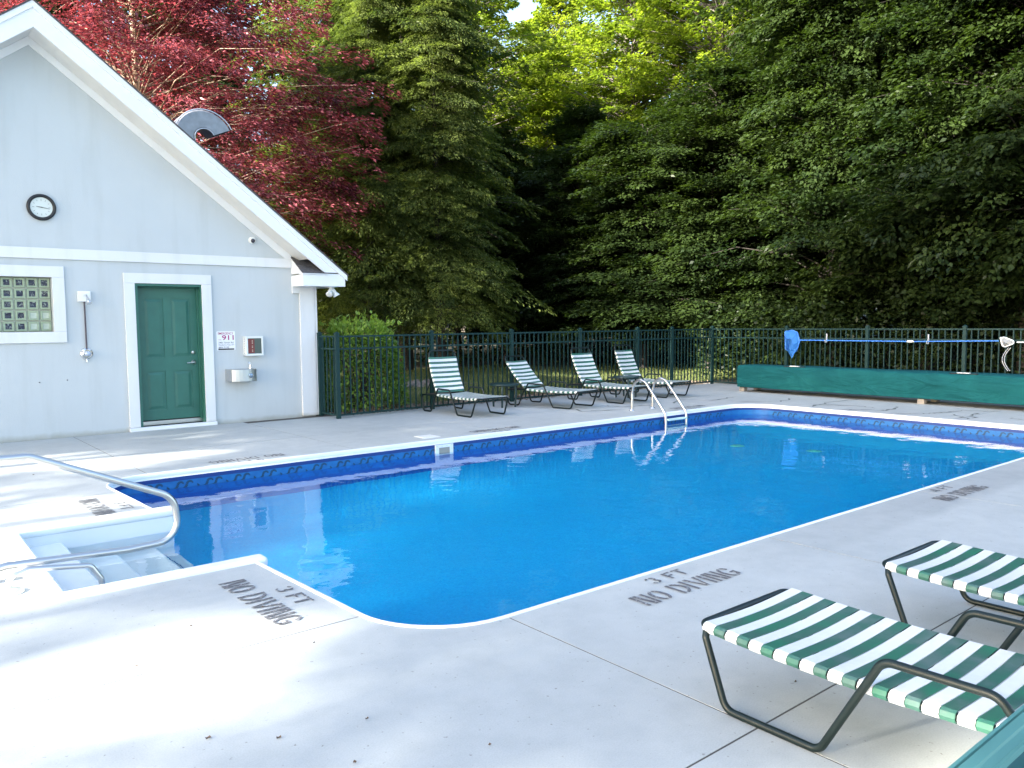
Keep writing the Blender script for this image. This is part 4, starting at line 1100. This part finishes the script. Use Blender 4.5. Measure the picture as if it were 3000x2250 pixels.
# wood chips strip
N = 7000; gx = rng.uniform(6.1, 16.3, N); gy = rng.uniform(12.0, 12.85, N)
C = np.stack([gx, gy, rng.uniform(-.02, .03, N)], 1); D = rng.normal(0, 1, (N, 3)); D[:, 2] *= .25; Nn = rng.normal(0, .5, (N, 3)); Nn[:, 2] += 1
V, F, T = leaves(C, D, Nn, rng.uniform(.03, .08, N), rng.uniform(.015, .04, N), rng.random(N))
MUL2 = make_leaf('mulch_chips', (.13, .09, .06), (.40, .32, .25), .0, .9)
o = soup('mulch', V, F, MUL2, T); tag(o, 'pale wood chip mulch strip just behind the fence', 'mulch', kind='stuff')
o = MB().box(5.95, 16.24, 12.16, 12.9, -.08, -.012).build('mulch_bed', MULCH); tag(o, kind='structure')

# weathered stump with roots on the lawn
st = thing('tree_stump', 'low weathered grey stump with spreading roots on the lawn behind the fence', 'stump', (10.7, 16.7, -.03))
sx_, sy_ = 10.7, 16.7
m_ = MB(); n_ = 18; vs = []
for h, r_ in ((-.06, .50), (.02, .34), (.07, .24), (.105, .20), (.10, .02)):
    for k in range(n_):
        a = 2*PI*k/n_; rr = r_*(1+.22*math.sin(3*a+1)+.12*math.sin(7*a)); vs.append((sx_+rr*math.cos(a)*1.2, sy_+rr*math.sin(a), -.03+h+.02*math.sin(5*a)))
m_.add(vs, [(i*n_+k, i*n_+(k+1) % n_, (i+1)*n_+(k+1) % n_, (i+1)*n_+k) for i in range(4) for k in range(n_)]); m_.build('stump_body', STUMP, st)
for a, L in ((-.2, 1.5), (.25, .9), (2.9, .8), (3.5, .6), (4.6, .5), (1.4, .7)):
    q = [(sx_+math.cos(a)*(.2+L*t)+.06*math.sin(6*t), sy_+math.sin(a)*(.2+L*t), .06-.10*t) for t in (0, .25, .5, .75, 1)]
    MB().tube(q, [.09, .06, .045, .03, .012], 7).build('root', STUMP, st)

# ------------------------------------------------------------------ vegetation
def ray_pos(px, dist, z=0):
    """ground point seen at photo column px at the given horizontal distance"""
    a = math.atan((px-1500)/2342.28)+YAW; return Vector((math.sin(a)*dist, math.cos(a)*dist, z))
def limbs_mesh(paths, n=5):
    V = []; F = []; b = 0
    for pts, rs in paths:
        mb = MB(); mb.tube(pts, rs, n, caps=False); V += mb.v; F += [tuple(i+b for i in f) for f in mb.f]; b += len(mb.v)
    return np.array(V), np.array(F)

def spray_leaves(base, dirv, L, Wd, nl, droop, ll, lw, jitter, up_bias=1.0, tint0=.5, narrow=False):
    """one flat branch spray: points, directions, normals"""
    u = rng.random(nl)**.75; lat = np.array([-dirv[1], dirv[0], 0.0]); lat /= np.linalg.norm(lat)+1e-9
    w = np.sin(PI*np.clip(u*.92+.08, 0, 1))**.7*Wd; v = rng.uniform(-1, 1, nl)
    side = np.sign(v); C = base+np.outer(u*L, dirv)+lat*(v*w)[:, None]
    C[:, 2] += -droop*L*(u**2+.6*(np.abs(v)*w/max(L, .01))**1.5)+rng.normal(0, jitter, nl)
    D = dirv+lat*(side*rng.uniform(.3, 1.1, nl))[:, None]; D[:, 2] += -.25-droop*u*1.2+rng.normal(0, .25, nl)
    Nn = rng.normal(0, .38, (nl, 3)); Nn[:, 2] += up_bias
    return C, D, Nn, u

def make_tree(kind, H, zb, Rad, nsp, seed, M, BM, env, nl=110, ll=(.09, .15), ratio=.55, Ls=(1.0, 1.9), droop=.25, slope=(-.1, .5), trunk_r=.2, lean=0, name='tree', label='', cat='tree', jitter=.06, rmin=.45, group=None, tintf=None, az=None, lf=1.0, lr=1.0, cl=1, zpow=1.0):
    global rng
    rs_ = rng; rng = np.random.default_rng(seed)
    t = thing(name, label, cat, (0, 0, 0), group)
    paths = []; ntr = 9; tp = []
    for i in range(ntr+1):
        k = i/ntr; tp.append(Vector((lean*k*H*.1+.12*math.sin(3*k+seed), .12*math.cos(2.3*k+seed), H*.97*k-.3)))
    tr = [trunk_r*(1-.85*(i/ntr)**.9)*(1.25 if i == 0 else 1) for i in range(ntr+1)]
    def tpt(z):
        k = min(max((z+.3)/(H*.97), 0), 1)*ntr; i = min(int(k), ntr-1); return tp[i].lerp(tp[i+1], k-i)
    Cs, Ds, Ns, Ts = [], [], [], []
    for i in range(nsp):
        if i % cl == 0:
            h = ((i+cl*rng.random())/nsp)**zpow; h = min(h, 1); z_c = zb+(H-zb)*h
            tt_c = rng.uniform(.1, .8); phi_c = rng.uniform(*az) if az else rng.uniform(0, 2*PI); rc = rmin+(1-rmin)*rng.random()**.6
        sp = 0 if cl == 1 else 1
        z = z_c+sp*rng.normal(0, .16); phi = phi_c+sp*rng.normal(0, .30); rr = env(h)*Rad*rc*(1-.4*sp*rng.random())
        L = rng.uniform(*Ls)*(.6+.4*env(h)); r_end = max(rr-L*.7, .05)
        d = np.array([math.cos(phi), math.sin(phi), rng.uniform(*slope)]); d /= np.linalg.norm(d)
        o0 = tpt(z); base = np.array([o0.x, o0.y, z])+np.array([math.cos(phi), math.sin(phi), 0])*r_end
        base[2] += r_end*(d[2])*.6
        dd = d.copy(); dd[:2] += rng.normal(0, .22, 2)
        C, D, Nn, u = spray_leaves(base, dd, L, L*rng.uniform(.32, .5), int(nl*rng.uniform(.7, 1.3)*(L/1.4)), droop, 0, 0, jitter)
        tt = tt_c+rng.normal(0, .06)
        Cs.append(C); Ds.append(D); Ns.append(Nn); Ts.append(np.clip(tt+rng.normal(0, .16, len(C)), 0, 1))
        z0 = max(z-r_end*rng.uniform(.15, .45), zb*.6); a = tpt(z0); b = Vector(base); c = b+Vector(dd)*L*.8-Vector((0, 0, droop*L*.5))
        mid = a.lerp(b, .5)+Vector((0, 0, .12*r_end))
        r0 = .012+.014*r_end/Rad*trunk_r/.2+.01
        r0 *= lr
        if rng.random() < lf: paths.append(([a, mid, b, c], [r0*1.6, r0, r0*.6, .004]))
    C = np.concatenate(Cs); D = np.concatenate(Ds); Nn = np.concatenate(Ns); T = np.concatenate(Ts); n_ = len(C)
    ln = rng.uniform(ll[0], ll[1], n_); V, F, TT = leaves(C, D, Nn, ln, ln*ratio*rng.uniform(.8, 1.2, n_), T)
    soup('crown', V, F, M, TT, t)
    mb = MB(); mb.tube(tp, tr, 12); mb.build('trunk', BM, t)
    LV, LF = limbs_mesh(paths, 4); o = soup('limbs', LV, LF, BM, None, t)
    rng = rs_
    return t

decid_env = lambda h: (.55+.45*math.sin(PI*min(h*1.05+.08, 1)))*(1 if h < .75 else max(.2, 1-(h-.75)*2.6))
low_env = lambda h: (.82+.18*math.sin(9*h))*max(.25, 1.0-.55*h**3)
cone_env = lambda h: max(.08, 1.02-.95*h)

# prototypes -------------------------------------------------------
GF = 'woodland trees behind the pool fence'
A0 = make_tree('d', 14, 1.7, 4.2, 560, 21, LEAF, BARK, low_env, cl=4, lf=.4, nl=140, ll=(.11, .20), ratio=.55, Ls=(1.1, 2.7), slope=(-.25, .7), rmin=.3, droop=.38, jitter=.085, trunk_r=.17, name='broadleaf_tree', group=GF)
B0 = make_tree('d', 17, 1.6, 4.6, 600, 33, LEAF, BARK, decid_env, cl=3, lf=.4, nl=140, ll=(.11, .19), ratio=.6, Ls=(1.1, 2.6), slope=(-.2, 1.2), rmin=.35, droop=.32, jitter=.13, trunk_r=.2, name='broadleaf_tree', group=GF)
T0 = make_tree('d', 27, 14.9, 4.6, 420, 71, LEAF, BARK, decid_env, nl=75, ll=(.2, .34), ratio=.6, Ls=(1.3, 2.5), droop=.18, trunk_r=.24, name='tall_tree', lf=.5)
U0 = make_tree('d', 15, 6.0, 1.1, 60, 73, LEAF, BARK, decid_env, nl=60, ll=(.2, .34), ratio=.6, Ls=(1.0, 2.0), droop=.18, trunk_r=.15, name='young_tree', lf=.5)
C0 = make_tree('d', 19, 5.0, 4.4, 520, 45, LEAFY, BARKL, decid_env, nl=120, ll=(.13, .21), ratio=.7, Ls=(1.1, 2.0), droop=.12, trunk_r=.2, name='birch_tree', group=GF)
H0 = make_tree('h', 19, 2.3, 4.7, 1000, 57, HEML, BARK, lambda h: (.88+.12*math.sin(23*h))*max(.08, 1.0-.5*h-.45*h**4), cl=4, lf=.25, lr=.6, rmin=.28, nl=230, ll=(.08, .16), ratio=.26, Ls=(1.1, 2.3), droop=.55, slope=(-.1, .45), trunk_r=.2, name='hemlock_tree', jitter=.035, group=GF)
R0 = make_tree('r', 14, 3.4, 6.6, 900, 63, REDL, TWIGR, decid_env, nl=150, ll=(.10, .17), ratio=.38, Ls=(1.2, 2.2), droop=.38, trunk_r=.26, name='purple_beech_tree', jitter=.10, lf=.3, lr=.5, rmin=.35)

trees = [  # proto, px, dist, rot, scale, label
    (R0, 425, 23.5, 0, (.95, .95, .84), 'purple-leaved tree rising behind the pool house roof'),
    (H0, 1190, 26.5, 0, 1.1, 'large hemlock with drooping sprays just right of the purple tree'),
    (H0, 1290, 25.0, 215, (.72, .72, .70), 'smaller hemlock filling out the right side of the large hemlock'),
    (H0, 1095, 25.0, 75, (.62, .62, .66), 'smaller hemlock in front of the large one, beside the purple foliage'),
    (H0, 985, 30, 130, .95, 'thick-trunked hemlock standing behind the shrub at the house corner'),
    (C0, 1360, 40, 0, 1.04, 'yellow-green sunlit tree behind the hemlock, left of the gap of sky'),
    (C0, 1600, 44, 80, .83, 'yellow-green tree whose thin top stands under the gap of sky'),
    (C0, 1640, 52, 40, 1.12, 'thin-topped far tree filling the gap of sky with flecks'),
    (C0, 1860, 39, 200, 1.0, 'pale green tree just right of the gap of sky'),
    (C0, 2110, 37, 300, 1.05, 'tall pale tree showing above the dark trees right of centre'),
    (B0, 1480, 31, 20, (.75, .75, .50), 'dark leafy tree at the back of the lawn behind the second lounger'),
    (B0, 1690, 29, 140, (.8, .8, .52), 'dark leafy tree at the back of the lawn behind the ladder'),
    (A0, 1880, 26.5, 60, (.95, .95, .56), 'spreading broadleaf tree behind the corner of the fence'),
    (A0, 2090, 26, 190, (.95, .95, .64), 'low-branched broadleaf tree beyond the fence corner'),
    (B0, 2290, 27.5, 250, (.8, .8, .62), 'tall dark broadleaf tree above the blue net'),
    (A0, 2430, 24.5, 310, .92, 'layered broadleaf tree behind the middle of the green box'),
    (B0, 2580, 26.5, 10, .9, 'tall dark broadleaf tree above the long blue pole'),
    (A0, 2720, 23.5, 100, .95, 'layered broadleaf tree behind the right part of the green box'),
    (B0, 2870, 25.5, 70, .95, 'tall dark broadleaf tree above the white net'),
    (A0, 3010, 22.5, 230, 1.0, 'broadleaf tree at the right edge with boughs over the fence'),
    (A0, 3230, 22.5, 20, 1.0, 'broadleaf tree just beyond the right edge, its boughs reaching into view'),
    (H0, 1340, 34, 250, .62, 'second-row hemlock in the dark behind the first lounger'),
    (B0, 1180, 40, 200, .62, 'back-row tree standing behind the large hemlock'),
    (B0, 900, 42, 100, .7, 'back-row tree between the purple tree and the hemlocks'),
    (B0, 2010, 32, 30, (.7, .7, .55), 'second-row tree behind the fence corner trees'),
    (B0, 2350, 32, 170, .95, 'second-row tree in the deep shade above the green box'),
    (B0, 2650, 32, 290, 1.0, 'second-row tree behind the trees above the white net'),
    (B0, 2950, 31, 120, 1.0, 'second-row tree behind the right edge trees'),
    (A0, 1620, 37, 160, .62, 'back-row tree closing the dark gap behind the ladder'),
    (A0, 1400, 41, 300, .62, 'back-row tree closing the dark gap behind the loungers'),
    (A0, 1040, 44, 20, .7, 'back-row tree seen low between the two hemlock trunks'),
    (B0, 150, 40, 20, 1.0, 'far tree behind the purple tree at the left edge'),
    (B0, 560, 40, 70, .95, 'far tree behind the middle of the purple tree'),
    (A0, 1820, 42, 10, .8, 'back-row tree behind the fence corner'),
    (A0, 2200, 40, 60, .75, 'back-row tree far behind the left end of the green box'),
    (A0, 2500, 40, 260, 1.0, 'back-row tree far behind the middle of the green box'),
    (A0, 2850, 38, 330, 1.0, 'back-row tree far behind the right part of the green box'),
]
usedp = set()
for pr, px, dist, rot, sc, lb in trees:
    if pr.name in usedp: o = copy_fast(pr)
    else: o = pr; usedp.add(pr.name)
    P_ = ray_pos(px, dist); o.location = (P_.x, P_.y, max(gh(P_.x, P_.y), -.03)); o.rotation_euler = (0, 0, R(rot)); o.scale = sc if isinstance(sc, tuple) else (sc, sc, sc); o['label'] = lb
# trees west of the pool, out of the picture: they cast the dappled shade
WEST = [(T0, -30, -8, 70, 1.0), (T0, -31, -3, 0, 1.0), (T0, -30, 0.5, 90, 1.0), (T0, -31.5, 6, 200, 1.0), (T0, -30, 11, 300, 1.0), (T0, -36, 3, 150, 1.16), (T0, -36, 9, 40, 1.16),
        (U0, -22, 11.9, 60, .8), (U0, -21, 14.3, 10, 1.3), (U0, -24, 6.4, 120, .45), (U0, -26, 8.1, 40, .45), (U0, -15, 13.4, 20, 1.25), (U0, -14, 15.2, 130, 1.2)]
for k_, (pr, x, y, rot, sc) in enumerate(WEST):
    if pr.name in usedp: o = copy_fast(pr)
    else: o = pr; usedp.add(pr.name)
    o.location = (x, y-2.4, 0); o.rotation_euler = (0, 0, R(rot)); o.scale = (sc, sc, max(sc, 1))
    o['label'] = 'tree west of the pool outside the photo, casting the dappled shade'; tag(o, None, 'tree'); o['group'] = 'trees west of the pool'

# the wood beyond, read as one mass
N = 60000
aa = YAW+rng.uniform(R(-62), R(62), N); dd_ = rng.uniform(50, 66, N); gap = np.abs(np.degrees(aa-YAW)-3.4) < 4.5
zz = rng.random(N)**.8*np.where(gap, 17, 25)
C = np.stack([np.sin(aa)*dd_, np.cos(aa)*dd_, zz+1.0], 1); D = rng.normal(0, 1, (N, 3)); D[:, 2] *= .5; Nn = rng.normal(0, .6, (N, 3)); Nn[:, 2] += .8
V, F, T = leaves(C, D, Nn, rng.uniform(.5, 1.0, N), rng.uniform(.3, .6, N), rng.random(N))
o = soup('far_wood', V, F, LEAF, T); tag(o, 'distant mass of woodland closing the view behind the trees', 'woods', kind='stuff')
# undergrowth at the wood's edge
N = 26000
aa = YAW+rng.uniform(R(-30), R(50), N); dd_ = rng.uniform(27, 47, N); zz = rng.random(N)**1.2*2.6
C = np.stack([np.sin(aa)*dd_, np.cos(aa)*dd_, zz], 1); D = rng.normal(0, 1, (N, 3)); D[:, 2] *= .5; Nn = rng.normal(0, .6, (N, 3)); Nn[:, 2] += .8
V, F, T = leaves(C, D, Nn, rng.uniform(.14, .34, N), rng.uniform(.08, .2, N), rng.random(N))
C2 = []
aa = YAW+rng.uniform(R(13), R(44), 16000); dd_ = 19.5/np.cos(np.abs(aa-YAW-R(20))*.6)+rng.uniform(0, 6, 16000)+1.0
C2 = np.stack([np.sin(aa)*dd_, np.cos(aa)*dd_, rng.random(16000)**1.1*2.0], 1); k2 = C2[:, 0] > 17.2; C2 = C2[k2]; M_ = len(C2)
D2 = rng.normal(0, 1, (M_, 3)); D2[:, 2] *= .5; N2 = rng.normal(0, .6, (M_, 3)); N2[:, 2] += .8
V2, F2, T2 = leaves(C2, D2, N2, rng.uniform(.08, .18, M_), rng.uniform(.05, .1, M_), rng.random(M_)*.6)
F = np.concatenate([F, F2+len(V)]); V = np.concatenate([V, V2]); T = np.concatenate([T, T2])
o = soup('undergrowth', V, F, LEAF, T); tag(o, 'dark undergrowth filling the gaps between the trunks', 'undergrowth', kind='stuff')

# shrub at the house corner
shb = thing('shrub', 'bright green leafy shrub behind the fence at the pool house corner', 'shrub', (6.9, 12.75, 0))
N = 5200
def shrub_pts(N, cx, cy, rx, ry, h):
    u = rng.normal(0, 1, (N, 3)); u = norm(u); u[:, 2] = np.abs(u[:, 2])**.7
    r_ = rng.uniform(.72, 1.0, N)[:, None]*(1+.10*np.sin(u[:, 0:1]*7+u[:, 1:2]*5))
    P = u*r_*np.array([rx, ry, h]); P[:, 2] = np.where(rng.random(N) < .55, rng.uniform(.05, 1, N)*h*.93, P[:, 2])
    sc_ = np.sqrt(np.clip(1-(P[:, 2]/h)**3.2, .12, 1)); ang = np.arctan2(u[:, 1], u[:, 0])
    low = P[:, 2] < h*.9; rad = rng.uniform(.72, 1.02, N)
    P[low, 0] = (np.cos(ang)*rad*rx*sc_)[low]; P[low, 1] = (np.sin(ang)*rad*ry*sc_)[low]
    return P+np.array([cx, cy, 0]), u
C, u = shrub_pts(N, 0, 0, .86, .62, 1.64)
D = u+rng.normal(0, .5, (N, 3)); D[:, 2] += np.where(C[:, 2] > 1.35, .9, -.35); Nn = u*.6+rng.normal(0, .4, (N, 3)); Nn[:, 2] += .7
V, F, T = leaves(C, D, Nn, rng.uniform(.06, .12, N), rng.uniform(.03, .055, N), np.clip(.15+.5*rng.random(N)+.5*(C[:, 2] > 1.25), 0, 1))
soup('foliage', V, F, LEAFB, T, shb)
Cc, uu = [], []
paths = []
for k in range(26):
    a = rng.uniform(0, 2*PI); rr = rng.uniform(.2, .75); paths.append(([Vector((.1*math.cos(a), .1*math.sin(a), 0)), Vector((rr*.5*math.cos(a), rr*.4*math.sin(a), .6)), Vector((rr*math.cos(a), rr*.75*math.sin(a), 1.4+.25*rng.random()))], [.014, .009, .004]))
LV, LF = limbs_mesh(paths, 5); soup('stems', LV, LF, BARK, None, shb)
# upright shoots on top
C = []; D = []
for pts, _ in paths:
    tp_ = np.array(pts[-1])
    for j in range(10): C.append(tp_-np.array([0, 0, .03*j])); a = rng.uniform(0, 2*PI); D.append([math.cos(a), math.sin(a), .8])
C = np.array(C); D = np.array(D); N = len(C); Nn = rng.normal(0, .3, (N, 3)); Nn[:, 2] += 1
V, F, T = leaves(C, D, Nn, rng.uniform(.08, .13, N), rng.uniform(.035, .05, N), np.full(N, .95)*rng.uniform(.8, 1, N)); soup('shoots', V, F, LEAFB, T, shb)['kind'] = 'stuff'

# fallen leaves and grit on the deck
LITTER = mat('dry_leaf', (.14, .09, .055), .8, var=.5, vscale=30)
spots = [((560, 1836), .03), ((610, 2165), .045), ((817, 2164), .04), ((1435, 2185), .03), ((1040, 2236), .035), ((1075, 2108), .03), ((98, 1392), .04), ((2700, 2050), .03), ((770, 1780), .03), ((400, 1953), .03), ((920, 1885), .02), ((2330, 2000), .03)]
def gpos(px, py):
    d = rt2*((px-1500)/2342.28)-up2*((py-1125)/2342.28)+fw; t_ = -CAMZ/d.z; return Vector((d.x*t_, d.y*t_, 0))
lf = None
LT = ['left of the near-left depth marking', 'alone in the bottom centre of the deck, the biggest one', 'just right of the biggest one', 'near the middle of the bottom edge', 'at the very bottom edge left of centre', 'above the bottom edge left of centre', 'left of the steel handrail top', 'under the nearest lounger', 'beside the word NO of the near-left marking', 'on the sunlit left foreground', 'below the near-left depth marking', 'between the nearest lounger legs']
for ((px, py), s_), lt in zip(spots, LT):
    P_ = gpos(px, py); a = random.uniform(0, 6)
    m_ = MB(); s_ *= .42; q = [(s_*.6*math.cos(a+b), s_*.35*math.sin(a+b)*1.2, .004+.006*(k % 2)) for k, b in enumerate((0, 1, 2.1, 3.1, 4.2, 5.2))]
    m_.add(q+[(0, 0, .003)], [(k, (k+1) % 6, 6) for k in range(6)]); o = m_.build('fallen_leaf', LITTER, None); o.location = P_
    tag(o, 'tiny curled brown leaf '+lt, 'leaf', 'dry leaves scattered on the deck')
